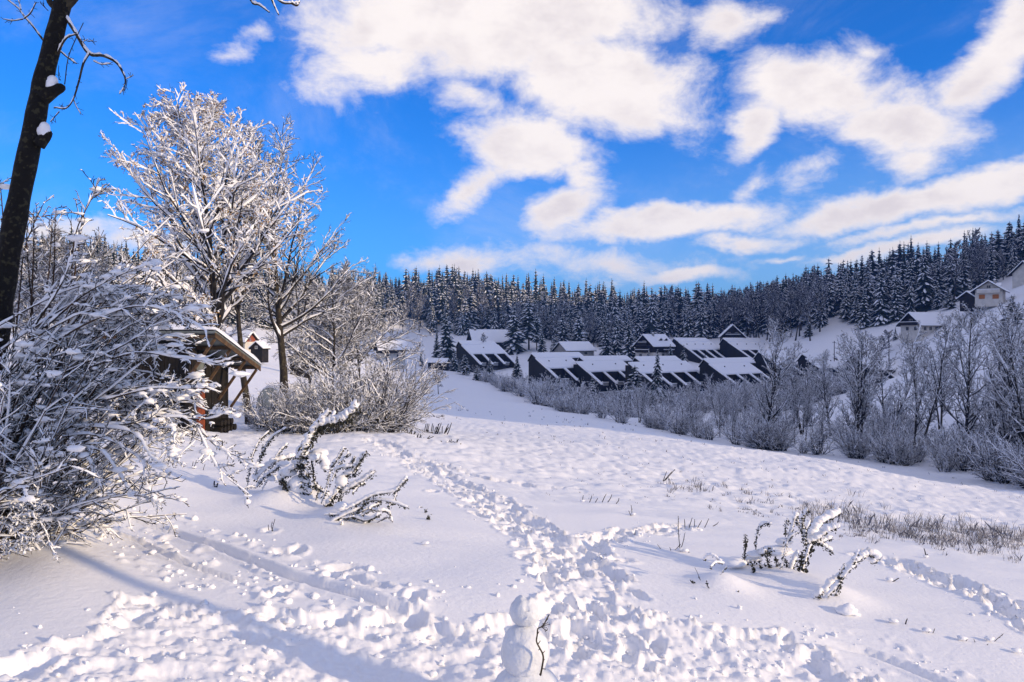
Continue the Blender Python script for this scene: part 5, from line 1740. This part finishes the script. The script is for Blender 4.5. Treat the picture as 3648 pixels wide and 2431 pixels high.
    for s in ([(-60, 990), (120, 970), (300, 1010), (420, 1100), (500, 1220), (540, 1330), (580, 1430), (630, 1510)], [(-120, 1130), (0, 1150), (120, 1180), (220, 1260), (330, 1310), (480, 1345)], [(-60, 980), (100, 930), (300, 900), (450, 930), (590, 970)], [(-80, 1600), (0, 1540), (120, 1430), (260, 1390), (300, 1430)],
              [(180, 1400), (340, 1360), (410, 1290)], [(-100, 1230), (60, 1100), (250, 1060), (420, 1000)], [(200, 1200), (330, 1180), (360, 1150)], [(-60, 1400), (100, 1380), (260, 1390)], [(100, 1100), (170, 1090), (250, 1140)]):
        P = path_px(s, (Y, Y - 0.1), sc=3.136, oy=1500) - o
        Rr = np.linspace(0.006, 0.0028, len(P))
        tubes(st, P[None], Rr[None], 5)
        snow_on(sn, P[None], Rr[None], 0.007, 4, rg, th_max=0.02, mod=0.5)
        twiggy(m, sn, P[None, ::2], Rr[None, ::2], rg, 22, 3, 0.13, 0.006, 0.0, 0.0022)
    st.build('stems', 'twig', root)
    m.build('twigs', 'twig', root)
    sn.build('snow', 'snow', root, True)


build_big_shrub()


# ------------------------------------------------------------------ bent dead perennials in the foreground
def bent_plant(name, label, stems, ox, oy, sc, base_px, seed, pillows=(), leafy=True, dY=0.0):
    """stems: (points, width px, leaf density, snow thickness)."""
    rg = np.random.default_rng(seed)
    b = on(*base_px)
    Y = b[1] + dY
    root = thing(name, label, 'plant', tuple(b))
    st, lf, sn = MB(), MB(), MB()
    px = Y / F
    for pts, w, leaf, snow in stems:
        y0 = Y + rg.normal(0, 0.08)
        P = path_px(pts, (y0, y0 + rg.normal(0, 0.14)), ox=ox, oy=oy, sc=sc, k=(len(pts) - 1) * 7 + 1) - b
        k = len(P)
        R = np.linspace(1.0, 0.55, k) * max(w * px * 0.2, 0.0035)
        tubes(st, P[None], R[None], 5)
        L_ = np.linalg.norm(np.diff(P, axis=0), axis=1).sum()
        if leaf:
            n = int(L_ * 260 * leaf)
            t = rg.uniform(0.06, 1, n) * (k - 1)
            i = np.minimum(t.astype(int), k - 2)
            C = P[i] + (P[i + 1] - P[i]) * (t - i)[:, None] + rg.normal(0, w * px * 0.38, (n, 3))
            C[:, 2] -= w * px * 0.25
            quads_at(lf, C, 0.013 + w * px * 0.12, rg)
        if snow:
            snow_on(sn, P[None], np.maximum(R, w * px * 0.35)[None], snow, 8, rg, 1.0, th_max=0.14, mod=0.22, lift=0.7, grow_r=0.5, steep=1.0)
            blobs(sn, P[3::4] + np.array([0, 0, w * px * 0.35 + snow * 0.5]), np.outer(rg.uniform(0.8, 1.5, len(P[3::4])), [snow * 1.1, snow, snow * 0.8]), 2, 0.08)
    for (x, y, rx, rz, dy) in pillows:
        c = at(x / sc + ox, y / sc + oy, Y + dy) - b
        blobs(sn, [c], [(rx / sc * px, rx / sc * px * 0.8, rz / sc * px * 0.8)], 3, 0.05)
    st.build('stems', 'twig', root)
    if lf.v:
        lf.build('leaves', 'leaf', root)
    if sn.v:
        sn.build('snow', 'snow', root, True)
    return root


s1, o1 = 2.614, (800, 1400)
bent_plant('bent_perennial', 'tall dead plant bowed into a snow-capped hook beside the path', [
    ([(790, 1010), (760, 860), (735, 700), (740, 560), (800, 420), (870, 320), (920, 300), (1000, 285), (1100, 260), (1180, 200), (1240, 110)], 26, 1.6, 0.05),
    ([(790, 1000), (750, 800), (720, 640), (770, 480), (830, 360)], 28, 1.6, 0.03), ([(880, 310), (920, 240), (980, 170)], 12, 0.8, 0.035), ([(950, 290), (1000, 230), (1030, 180)], 10, 0.8, 0.02), ([(760, 640), (650, 700), (560, 780), (510, 830)], 18, 1.0, 0.045),
    ([(510, 820), (570, 880), (610, 960), (650, 1090)], 18, 1.2, 0.0), ([(580, 860), (500, 910), (450, 965)], 6, 0.5, 0.01), ([(580, 900), (510, 960), (460, 1000)], 5, 0.4, 0.01), ([(820, 640), (860, 615), (900, 620), (930, 660), (935, 730)], 14, 1.0, 0.05),
    ([(810, 640), (825, 720), (830, 800), (860, 880), (980, 960)], 16, 1.0, 0.01), ([(560, 830), (590, 900), (600, 1000)], 16, 1.2, 0.0), ([(640, 720), (700, 640), (760, 600)], 16, 0.8, 0.05)],
    *o1, s1, (1100, 1790), 5, pillows=((700, 860, 110, 120, 0.0), (880, 560, 90, 55, 0.05), (590, 740, 90, 50, 0.05), (700, 560, 40, 90, 0.05)))
bent_plant('stalk_clump', 'slender upright dead stalks with beaded leaves near the shrub sprays', [
    ([(210, 905), (235, 700), (270, 560), (330, 440), (415, 360)], 9, 1.0, 0.008), ([(275, 790), (330, 620), (380, 510), (450, 410), (575, 330)], 11, 1.1, 0.012), ([(440, 700), (470, 620), (520, 540), (590, 475)], 10, 0.9, 0.015), ([(270, 825), (350, 740), (450, 650), (560, 620), (640, 600)], 14, 0.9, 0.035),
    ([(300, 880), (380, 780), (470, 720), (500, 690)], 10, 0.8, 0.02), ([(335, 945), (390, 830), (450, 790)], 6, 0.4, 0.01), ([(345, 600), (355, 540), (358, 480)], 8, 0.9, 0.0), ([(240, 935), (250, 880)], 4, 0.3, 0)],
    *o1, s1, (905, 1760), 6, pillows=((560, 660, 80, 35, 0.0), (450, 790, 60, 40, 0.02)))
bent_plant('stalk_clump', 'sheaf of dead stalks with snow between the bowed plant and the low sprawling one', [
    ([(900, 1030), (960, 850), (990, 700), (1060, 600), (1115, 510)], 10, 1.0, 0.014), ([(1000, 820), (1060, 680), (1110, 610), (1160, 560)], 10, 1.0, 0.014), ([(1130, 760), (1180, 650), (1210, 600)], 9, 0.9, 0.014), ([(1190, 740), (1260, 640), (1320, 565)], 13, 1.1, 0.03),
    ([(940, 1060), (1000, 1000), (1060, 900), (1100, 800), (1160, 760), (1240, 720)], 22, 1.4, 0.03), ([(1090, 940), (1200, 870), (1300, 810), (1400, 740)], 12, 1.0, 0.03), ([(900, 1085), (1010, 990), (1040, 940)], 6, 0.5, 0.0), ([(980, 1100), (990, 1030), (1030, 950)], 8, 0.8, 0),
    ([(1020, 720), (1100, 695), (1190, 690)], 9, 0.9, 0.02), ([(850, 1000), (870, 930), (900, 870)], 8, 0.7, 0), ([(1040, 1050), (1080, 960), (1090, 900)], 12, 1.2, 0), ([(1190, 935), (1250, 870), (1310, 840)], 7, 0.6, 0.01)],
    *o1, s1, (1185, 1815), 7, pillows=((1090, 820, 60, 70, 0.04), (1170, 730, 50, 30, 0.02)))
bent_plant('sprawling_plant', 'low sprawling dead plant with crossed snowy stems beside the sheaf', [
    ([(1130, 1090), (1280, 1010), (1400, 950), (1580, 920), (1640, 860), (1690, 800)], 10, 1.0, 0.022), ([(1200, 1080), (1300, 1030), (1400, 1000), (1560, 1020), (1710, 1075)], 9, 0.9, 0.018), ([(930, 1135), (1090, 1135), (1200, 1090), (1300, 1060)], 9, 0.7, 0.016), ([(990, 1210), (1100, 1150), (1250, 1080), (1330, 1010)], 10, 0.9, 0.02),
    ([(1090, 1200), (1090, 1240), (1150, 1280), (1190, 1330)], 9, 0.9, 0.016), ([(1090, 1180), (1200, 1160), (1310, 1190), (1380, 1170), (1440, 1130)], 9, 0.9, 0.018), ([(1340, 1080), (1430, 1100), (1520, 1110), (1560, 1200)], 8, 0.8, 0.015), ([(1300, 1220), (1380, 1170), (1430, 1130)], 8, 0.7, 0.01), ([(1600, 920), (1580, 1000), (1530, 1060)], 8, 0.9, 0.01),
    ([(1420, 1210), (1490, 1170), (1520, 1160)], 4, 0.4, 0.004), ([(1180, 1130), (1260, 1110), (1380, 1060), (1450, 1030)], 9, 0.9, 0.016), ([(1220, 1200), (1300, 1130), (1390, 1080)], 8, 0.8, 0.014)],
    *o1, s1, (1270, 1868), 8, pillows=((1090, 1060, 70, 60, 0.06),))
for i, (x, y) in enumerate(((1800, 1095), (1845, 1125), (1890, 1175))):
    bent_plant('snow_sprig', 'tiny dark sprig poking from the snow beside the sprawling plant', [([(x - 18, y + 30), (x, y), (x + 12, y - 30)], 7, 1.2, 0.004), ([(x + 5, y + 10), (x + 20, y - 5), (x + 30, y - 40)], 6, 1.0, 0.003)], *o1, s1, (int(800 + x / s1), int(1400 + (y + 30) / s1)), 20 + i)['group'] = 'sprigs beside the sprawling plant'

s2, o2 = 2.941, (2400, 1750)
bent_plant('bent_perennial', 'snow-buried clump of dead stems fanning up among the meadow tracks', [
    ([(740, 720), (750, 600), (755, 450)], 9, 1.3, 0.0), ([(860, 640), (870, 470), (900, 380), (950, 340), (1020, 350)], 9, 1.0, 0.014), ([(1170, 480), (1175, 380), (1200, 285)], 9, 1.0, 0.004), ([(1200, 520), (1240, 380), (1280, 260), (1300, 340), (1350, 450)], 11, 1.0, 0.022), ([(1380, 560), (1350, 400), (1345, 300), (1400, 190)], 12, 1.1, 0.018),
    ([(1370, 570), (1380, 430), (1430, 310)], 11, 1.1, 0.014), ([(1420, 520), (1450, 460), (1530, 340), (1640, 280), (1730, 230)], 15, 1.2, 0.045), ([(1400, 550), (1520, 490), (1620, 410), (1740, 380)], 14, 1.2, 0.035), ([(1450, 550), (1560, 530), (1660, 490)], 11, 1.0, 0.025), ([(1500, 530), (1590, 590), (1660, 630)], 11, 1.0, 0.02),
    ([(1300, 1020), (1340, 860), (1390, 700), (1420, 600), (1450, 550)], 20, 1.4, 0.01), ([(1060, 990), (1100, 900), (1150, 700), (1200, 510), (1300, 430)], 10, 0.6, 0.012), ([(1040, 990), (1020, 850), (980, 720), (990, 600)], 14, 1.2, 0.0), ([(1060, 990), (1075, 800), (1060, 650), (1010, 600)], 12, 0.9, 0.008),
    ([(850, 670), (900, 665), (960, 650)], 12, 1.3, 0.03), ([(580, 920), (680, 820), (780, 740), (920, 735)], 13, 1.1, 0.04), ([(770, 1010), (765, 880), (740, 760)], 11, 1.2, 0), ([(740, 1000), (735, 920), (720, 840)], 9, 1.2, 0), ([(830, 960), (840, 860), (820, 760)], 9, 1.0, 0), ([(1380, 1040), (1425, 960), (1380, 900), (1320, 860)], 12, 1.0, 0.016),
    ([(1260, 1110), (1230, 1050), (1250, 930), (1290, 860)], 13, 1.2, 0), ([(980, 930), (940, 850), (900, 780)], 9, 0.9, 0), ([(1150, 960), (1120, 850), (1100, 760)], 11, 1.0, 0), ([(1210, 900), (1240, 780), (1300, 640)], 16, 1.3, 0.02), ([(1280, 920), (1330, 780), (1350, 640)], 16, 1.3, 0), ([(1090, 970), (1180, 850), (1180, 720)], 12, 1.1, 0)],
    *o2, s2, (2790, 2086), 9, pillows=((640, 745, 125, 62, 0.05), (1080, 625, 170, 58, 0.08), (850, 660, 90, 40, 0.05), (1160, 530, 90, 50, 0.1), (1400, 940, 60, 70, 0.1), (870, 900, 80, 70, 0.15), (1450, 440, 60, 50, 0.1)))
bent_plant('bent_perennial', 'pair of bowed snowy stems leaning away from the buried clump', [
    ([(1530, 1215), (1620, 1090), (1720, 970), (1800, 870), (1870, 770), (1930, 640)], 9, 0.9, 0.018), ([(1550, 1120), (1620, 990), (1720, 920), (1830, 830), (1930, 720), (2020, 670), (2110, 670), (2130, 710), (2080, 750)], 12, 1.0, 0.035), ([(1670, 1205), (1700, 1090), (1740, 980), (1740, 890), (1780, 780)], 9, 1.0, 0.008), ([(1480, 1170), (1500, 1110), (1560, 1080)], 18, 1.3, 0.03), ([(1520, 1190), (1530, 1130), (1520, 1090)], 12, 1.2, 0)],
    *o2, s2, (2935, 2160), 10, pillows=((1640, 1080, 50, 50, 0.1),))
bent_plant('snow_sprig', 'flat dark sprig under a cone of snow below the bowed stems', [([(1590, 1300), (1700, 1290), (1780, 1280), (1850, 1305), (1950, 1310)], 9, 1.2, 0.0), ([(1690, 1340), (1720, 1300), (1760, 1285)], 6, 0.8, 0), ([(1600, 1295), (1640, 1320), (1680, 1350)], 5, 0.6, 0)],
    *o2, s2, (3000, 2205), 11, pillows=((1810, 1250, 110, 62, 0.03), (1830, 1215, 60, 48, 0.03), (1900, 1290, 60, 22, 0.02)))
bent_plant('twig_clump', 'half-buried tangle of thin twigs on the snow beside the buried clump', [
    ([(510, 760), (450, 700), (370, 670), (310, 730)], 6, 0.3, 0.012), ([(520, 760), (440, 750), (385, 800)], 6, 0.3, 0.012), ([(280, 935), (250, 860), (220, 800)], 3, 0.1, 0), ([(215, 970), (190, 945), (170, 935)], 4, 0.6, 0), ([(270, 1085), (240, 1060), (200, 1040)], 4, 0.6, 0), ([(290, 1085), (270, 1010), (240, 990), (200, 985)], 4, 0.6, 0), ([(440, 1040), (400, 1010), (300, 1005)], 5, 0.6, 0.006),
    ([(540, 1075), (510, 1030), (480, 1010)], 7, 0.9, 0.0), ([(620, 1080), (600, 1040), (575, 1040)], 4, 0.3, 0.004), ([(370, 1000), (370, 920), (400, 860)], 4, 0.2, 0.006), ([(350, 1070), (360, 1000), (340, 940)], 4, 0.4, 0), ([(480, 880), (520, 830), (555, 795)], 4, 0.3, 0.004), ([(710, 1070), (680, 1055)], 4, 0.5, 0)],
    *o2, s2, (2520, 2112), 12, pillows=((490, 965, 120, 75, 0.05), (620, 1010, 90, 50, 0.1), (330, 970, 60, 40, 0.05)))


# ------------------------------------------------------------------ stalks, tufts and grass on the meadow
def stalks(name, label, items, group=None, w=3.0, cat='weed'):
    """items: list of (u0,v0,u1,v1) lines in photo pixels, the first point on the ground."""
    b = on(items[0][0], items[0][1])
    root = thing(name, label, cat, tuple(b), 0, group)
    rg = np.random.default_rng(int(items[0][0]))
    m, sn = MB(), MB()
    for (u0, v0, u1, v1) in items:
        P = path_px([(u0, v0), ((u0 + u1) / 2 + rg.normal(0, 2), (v0 + v1) / 2), (u1, v1)], (b[1], b[1] + rg.normal(0, 0.05))) - b
        R = np.linspace(1, 0.6, len(P)) * w * 0.5 * b[1] / F
        tubes(m, P[None], R[None], 4)
        p, d, l, r = spawn(P[None], R[None], np.array([np.linalg.norm(P[-1] - P[0])]), 5, 0.4, 1, 0.7, 0.3, 0.16, 0.8, rg)
        Q = grow(p, d, l, 3, 0.1, 0, rg)
        tubes(m, Q, np.full((len(Q), 3), 0.0025), 3)
    m.build('stems', 'twig', root)
    blobs(sn, [np.array([0.0, 0, 0.03])], [(0.05, 0.04, 0.02)], 2, 0.15)
    sn.build('snow', 'snow', root, True)
    return root


stalks('weed_stalk', 'tall single weed with short spurs beside the side track', [(2426, 1982, 2416, 1838), (2428, 1950, 2440, 1900), (2424, 1940, 2405, 1960)])
stalks('weed_stalk', 'group of straight dry stalks on the smooth snow near the side track', [(2470, 1890, 2475, 1850), (2455, 1880, 2466, 1845), (2480, 1895, 2500, 1855), (2510, 1880, 2525, 1848), (2440, 1880, 2438, 1850), (2482, 1925, 2520, 1888), (2540, 1875, 2560, 1860)])
stalks('weed_stalk', 'short stubble stalks in front of the tall single weed', [(2440, 1985, 2444, 1960), (2452, 1985, 2454, 1962), (2458, 1988, 2470, 1972), (2365, 1975, 2342, 1940), (2390, 1972, 2386, 1950)])
stalks('weed_stalk', 'small branching weed on open snow above the trampled fork', [(2255, 1850, 2240, 1820), (2255, 1850, 2275, 1842), (2250, 1850, 2248, 1800), (2260, 1852, 2290, 1850)])
stalks('weed_stalk', 'thin forked weed at the upper edge of the dead grass', [(2365, 1715, 2395, 1680), (2370, 1712, 2405, 1672), (2362, 1715, 2375, 1680)])
stalks('weed_stalk', 'sparse row of fine stubble on the far side of the path', [(2075, 1787, 2078, 1765), (2100, 1790, 2108, 1768), (2120, 1792, 2130, 1775), (2145, 1790, 2160, 1760), (2165, 1790, 2180, 1762), (2195, 1795, 2205, 1775)])
stalks('twig_debris', 'curved dark twig lying on smooth snow by the sledge track', [(1515, 1955, 1545, 1962), (1545, 1962, 1575, 1976)], None, 6, 'twig')
stalks('twig_debris', 'bent twig with snow at the foot of the meadow slope', [(3182, 2238, 3210, 2235), (3210, 2235, 3245, 2262), (3225, 2232, 3232, 2205)], None, 6, 'twig')
stalks('weed_stalk', 'small broken stems sprouting near the bent twig', [(3300, 2272, 3312, 2245), (3315, 2270, 3330, 2240), (3350, 2295, 3358, 2290)])
stalks('weed_stalk', 'tuft of splayed dry stems low on the slope', [(3425, 2300, 3445, 2280), (3440, 2305, 3475, 2280), (3480, 2315, 3470, 2280), (3490, 2320, 3520, 2295), (3500, 2340, 3515, 2310), (3430, 2298, 3460, 2295)])
stalks('weed_stalk', 'leaning pair of dark stems beside the splayed tuft', [(3525, 2305, 3575, 2258), (3550, 2330, 3585, 2300), (3570, 2335, 3580, 2295), (3555, 2325, 3560, 2300)])
stalks('twig_debris', 'straight dark stick poking from the snow at the end of the slope', [(3620, 2345, 3655, 2328)], None, 6, 'twig')
stalks('weed_stalk', 'short dark sprig standing on the snow below the dead grass', [(3298, 1985, 3292, 1955), (3298, 1985, 3305, 1975)], None, 5)
stalks('twig_debris', 'slanting stick beside the meadow footprints', [(3168, 2080, 3202, 2060)], None, 5, 'twig')
stalks('weed_stalk', 'small upright sprig on the clean snow near the sledge track', [(968, 1895, 980, 1850), (972, 1893, 970, 1860), (958, 1890, 956, 1870)], None, 3)
stalks('weed_stalk', 'thin dead stems sticking up between the shrub sprays and stalks', [(690, 1680, 700, 1640), (685, 1675, 688, 1645), (640, 1710, 668, 1670), (725, 1690, 730, 1655)], None, 3)
stalks('weed_stalk', 'dark nub of a plant in the snow near the drooping sprays', [(768, 1740, 764, 1715), (770, 1740, 776, 1722)], None, 7)
rg = np.random.default_rng(44)
for (u, v, s, n, lab) in ((1440, 1550, 60, 16, 'low leafy tuft by the start of the footpath'), (1545, 1560, 85, 26, 'spiky snowy tuft where the footpath tops the rise'), (1500, 1575, 45, 10, 'small tuft between the two tufts at the top of the footpath'), (1610, 1590, 50, 9, 'trailing sprigs beside the spiky tuft')):
    items = []
    for i in range(n):
        x = u + rg.uniform(-s * 0.5, s * 0.5)
        items.append((x, v + rg.uniform(-4, 6), x + rg.normal(6, 12), v - rg.uniform(12, 46) * s / 70))
    stalks('dead_tuft', lab, items, None, 4)


def build_grass():
    rg = np.random.default_rng(9)
    mb = MB()
    pts = []
    lines = [([(2330, 1722), (2450, 1728), (2600, 1752), (2750, 1775), (2880, 1800)], 34, 22, 60), ([(2500, 1790), (2640, 1800), (2720, 1815)], 16, 14, 22), ([(2880, 1812), (3020, 1830), (3150, 1850), (3300, 1880), (3450, 1905), (3660, 1935)], 50, 42, 210),
             ([(3000, 1870), (3200, 1890), (3380, 1925), (3640, 1970)], 40, 30, 110), ([(2980, 1905), (3060, 1900)], 10, 14, 14), ([(3300, 1870), (3500, 1890), (3700, 1920)], 25, 40, 80)]
    for pl, jit, hpx, n in lines:
        pl = np.array(pl, float)
        for _ in range(n):
            t = rg.uniform(0, len(pl) - 1)
            i = min(int(t), len(pl) - 2)
            q = pl[i] + (pl[i + 1] - pl[i]) * (t - i)
            pts.append((q[0] + rg.normal(0, 12), q[1] + rg.normal(0, jit * 0.5), hpx * rg.uniform(0.5, 1.3), rg.integers(4, 10)))
    for _ in range(520):                         # thin scatter over the meadow
        v = rg.uniform(1500, 1800) if rg.uniform() < 0.8 else rg.uniform(1450, 1520)
        u = rg.uniform(1500, 3640)
        if v > 1560 + 0.0 * u and u < 1950:
            continue
        pts.append((u, v, rg.uniform(4, 11), rg.integers(2, 6)))
    for _ in range(60):                          # fence line grass
        t = rg.uniform(0, 1)
        pts.append((1430 + 150 * t, 1474 + 14 * math.sin(t * 2.2) + rg.normal(0, 2), rg.uniform(3, 7), 6))
    C, T = [], []
    for (u, v, h, n) in pts:
        p = hit(u, v, 9)
        hw = h * p[1] / F
        for _ in range(n):
            a = rg.uniform(0, 6.28)
            r = abs(rg.normal(0, 0.35)) * hw * 1.6
            C.append((p[0] + r * math.cos(a), p[1] + r * math.sin(a)))
            T.append((rg.normal(0.12, 0.35) * hw, rg.normal(0, 0.35) * hw, hw * rg.uniform(0.5, 1.1), 0.0006 * p[1] / 3.0 + 0.002))
    C, T = np.array(C), np.array(T)
    z = ground(C[:, 0], C[:, 1])
    B = np.stack([C[:, 0], C[:, 1], z - 0.02], 1)
    tip = B + T[:, :3]
    w = T[:, 3:4] * np.array([[1.0, 0.3, 0]])
    mid = B + T[:, :3] * np.array([[0.35, 0.35, 0.6]])
    V = np.stack([B - w, B + w, mid + w * 0.8, tip, mid - w * 0.8], 1)
    n = len(B)
    i = np.arange(n)[:, None] * 5
    mb.add(V.reshape(-1, 3), i + np.array([[0, 1, 2, 3, 4]]))
    o = mb.build('dead_grass', 'grass')
    tag(o, 'dead grass blades sticking out of the meadow snow', None, kind='stuff')


build_grass()


def build_clods():
    """Loose crumbs of snow thrown up along tracks and path."""
    rg = np.random.default_rng(14)
    mb = MB()
    C, S_ = [], []
    def along(pts, n, off, sd, smin, smax):
        p = np.array(pts)
        seg = np.hypot(*np.diff(p, axis=0).T)
        cum = np.concatenate([[0], np.cumsum(seg)])
        for q in rg.uniform(0, cum[-1], n):
            i = min(max(np.searchsorted(cum, q) - 1, 0), len(seg) - 1)
            d = (p[i + 1] - p[i]) / seg[i]
            c = p[i] + d * (q - cum[i]) + np.array([-d[1], d[0]]) * (off + rg.normal(0, sd))
            C.append(c)
            S_.append(smin + (smax - smin) * rg.uniform() ** 3)
    along(TRACK, 90, 0.35, 0.25, 0.008, 0.045)
    along(TRACK, 60, -0.3, 0.15, 0.008, 0.04)
    along(TRACK2, 70, -0.2, 0.14, 0.008, 0.04)
    along(PATH, 380, 0, 0.42, 0.006, 0.03)
    along(PATH2, 80, 0, 0.25, 0.008, 0.035)
    along(PATH3, 90, 0, 0.3, 0.008, 0.04)
    along(TROD, 420, -0.6, 0.7, 0.006, 0.035)
    along(TRACK3, 50, 0.2, 0.12, 0.006, 0.03)
    C, S_ = np.array(C), np.array(S_)
    ok = (C[:, 1] > 3.5)
    C, S_ = C[ok], S_[ok]
    z = ground(C[:, 0], C[:, 1])
    R = S_[:, None] * rg.uniform(0.7, 1.4, (len(C), 3)) * np.array([[1, 1, 0.75]])
    blobs(mb, np.stack([C[:, 0], C[:, 1], z + R[:, 2] * 0.25], 1), R, 2, 0.2)
    o = mb.build('snow_clods', 'snow', None, True)
    tag(o, 'loose clods of snow strewn along tracks and footpath', None, kind='stuff')


build_clods()


# ------------------------------------------------------------------ snowman
def build_snowman():
    rg = np.random.default_rng(2)
    Y = 5.35
    k = 4.467
    px = Y / F
    def pt(zx, zy, dy=0.0):
        return at(1650 + zx / k, 2080 + zy / k, Y + dy)
    g = pt(980, 1500)
    base = np.array([g[0], Y, gz(g[0], Y)])
    root = thing('snowman', 'small lumpy snowman with a twig arm standing in trampled snow', 'snowman', tuple(base))
    v, f = ico(5)

    def lump(c, r, seed, squash=(0.0, 0.0)):
        x, y, z = v.T
        n1 = fbm(x * 1.7 + seed, y * 1.7 + z * 1.3, 4, seed) * 0.055 + fbm(x * 5 + z * 3, y * 5 - z * 4, 3, seed + 9) * 0.012
        rr = 1 + n1
        return v * rr[:, None] * np.array(r) + np.array(c) - base
    hc = pt(978, 430)
    hw = 238 / k * px
    H = lump(hc, (hw, hw * 0.95, 250 / k * px), 4)
    top = (H[:, 2] - (hc - base)[2]) / (250 / k * px)
    H[:, 0] += np.where(top > 0.2, 0.0, 0.0)
    # squared jaw, flat crown with a small hollow
    H[:, 0] = (hc - base)[0] + (H[:, 0] - (hc - base)[0]) * np.interp(top, [-1, -0.3, 0.5, 1], [1.05, 1.03, 0.92, 0.85])
    H[:, 2] -= 0.016 * np.exp(-(((H[:, 0] - (hc - base)[0] - 0.012) / 0.022) ** 2)) * (top > 0.3)
    MB().add(H, f).build('head', 'packed_snow', root, True)
    bc = pt(985, 1060, 0.02)
    bw = 382 / k * px
    B = lump(bc, (bw, bw * 0.92, 430 / k * px), 8)
    tz = (B[:, 2] - (bc - base)[2]) / (430 / k * px)
    B[:, 0] = (bc - base)[0] + (B[:, 0] - (bc - base)[0]) * np.interp(tz, [-1, -0.6, 0, 0.7, 1], [1.15, 1.05, 1.0, 0.98, 0.95])
    MB().add(B, f).build('body', 'packed_snow', root, True)
    zc = pt(990, 1760, 0.03)
    bz = zc - base
    rb = 560 / k * px
    Bs = lump(zc, (rb, rb * 0.9, 460 / k * px), 12)
    MB().add(Bs, f).build('base', 'packed_snow', root, True)
    for (x, y, r) in ((1030, 950, 15), (922, 945, 10), (1010, 820, 11)):
        m = MB()
        q = pt(x, y) - base
        # dark lump on the belly, its colour standing in for a dent's shade
        dx, dz = (q[0] - (bc - base)[0]) / bw, (q[2] - (bc - base)[2]) / (430 / k * px)
        q[1] = (bc - base)[1] - bw * 0.92 * math.sqrt(max(0.05, 1 - dx * dx - dz * dz)) * 0.985
        blobs(m, [q], [np.array([0.7, 0.6, 1.2]) * r / k * px], 2, 0.1)
        m.build('button', 'slate', root, True)
    st = MB()
    fy = -bw * 1.02
    def tw(pts, r0, r1, d=(0, 0)):
        P = path_px(pts, (Y + fy + d[0], Y + fy + d[1]), ox=1650, oy=2080, sc=k) - base
        tubes(st, P[None], np.linspace(r0, r1, len(P))[None] / k * px, 6)
    # scale towards the camera so that the stick keeps its outline
    s = (Y + fy) / Y
    tw([(1370, 490), (1330, 560), (1295, 630), (1240, 690), (1190, 715), (1178, 820), (1168, 920), (1215, 1020), (1262, 1110), (1275, 1200), (1252, 1350), (1230, 1460)], 8, 15)
    for q in ([(1295, 630), (1350, 555)], [(1245, 690), (1300, 665), (1385, 645)], [(1250, 690), (1290, 720), (1325, 745)], [(1275, 660), (1340, 622)], [(1190, 790), (1210, 760)], [(1192, 960), (1230, 908)], [(1222, 1035), (1195, 1058)],
              [(1268, 1105), (1300, 1070)], [(1275, 1210), (1302, 1208)], [(1255, 1350), (1312, 1362)], [(1300, 640), (1262, 636)], [(1270, 690), (1305, 690)]):
        tw(q, 8, 5)
    for (x, y) in ((1325, 745), (1300, 735), (1345, 722), (1322, 700), (1308, 755), (1335, 740), (1300, 690), (1340, 622), (1268, 636), (1232, 1462), (1215, 1440)):
        blobs(st, [at(1650 + x / k, 2080 + y / k, Y + fy) - base], [np.full(3, 9 / k * px)], 1, 0.1)
    so = st.build('stick_arm', 'bark', root)
    so['label'] = 'dark thorny twig with shrivelled berries stuck on as an arm'


build_snowman()


# ------------------------------------------------------------------ thin blue haze added to tint the far shade
def build_haze():
    m = bpy.data.materials.new('added blue haze')
    m.use_nodes = True
    nt = m.node_tree
    nt.nodes.clear()
    v = nt.nodes.new('ShaderNodeVolumePrincipled')
    v.inputs['Color'].default_value = (0.16, 0.38, 1.0, 1)
    v.inputs['Density'].default_value = HAZE
    v.inputs['Anisotropy'].default_value = 0.0
    o = nt.nodes.new('ShaderNodeOutputMaterial')
    nt.links.new(v.outputs[0], o.inputs['Volume'])
    bx = MB().box((-9600, -9600, -190), (9600, 9600, 130)).build('haze', m)
    tag(bx, 'thin blue haze added over the valley to tint its shade', None, kind='stuff')


HAZE = 0.00024
build_haze()
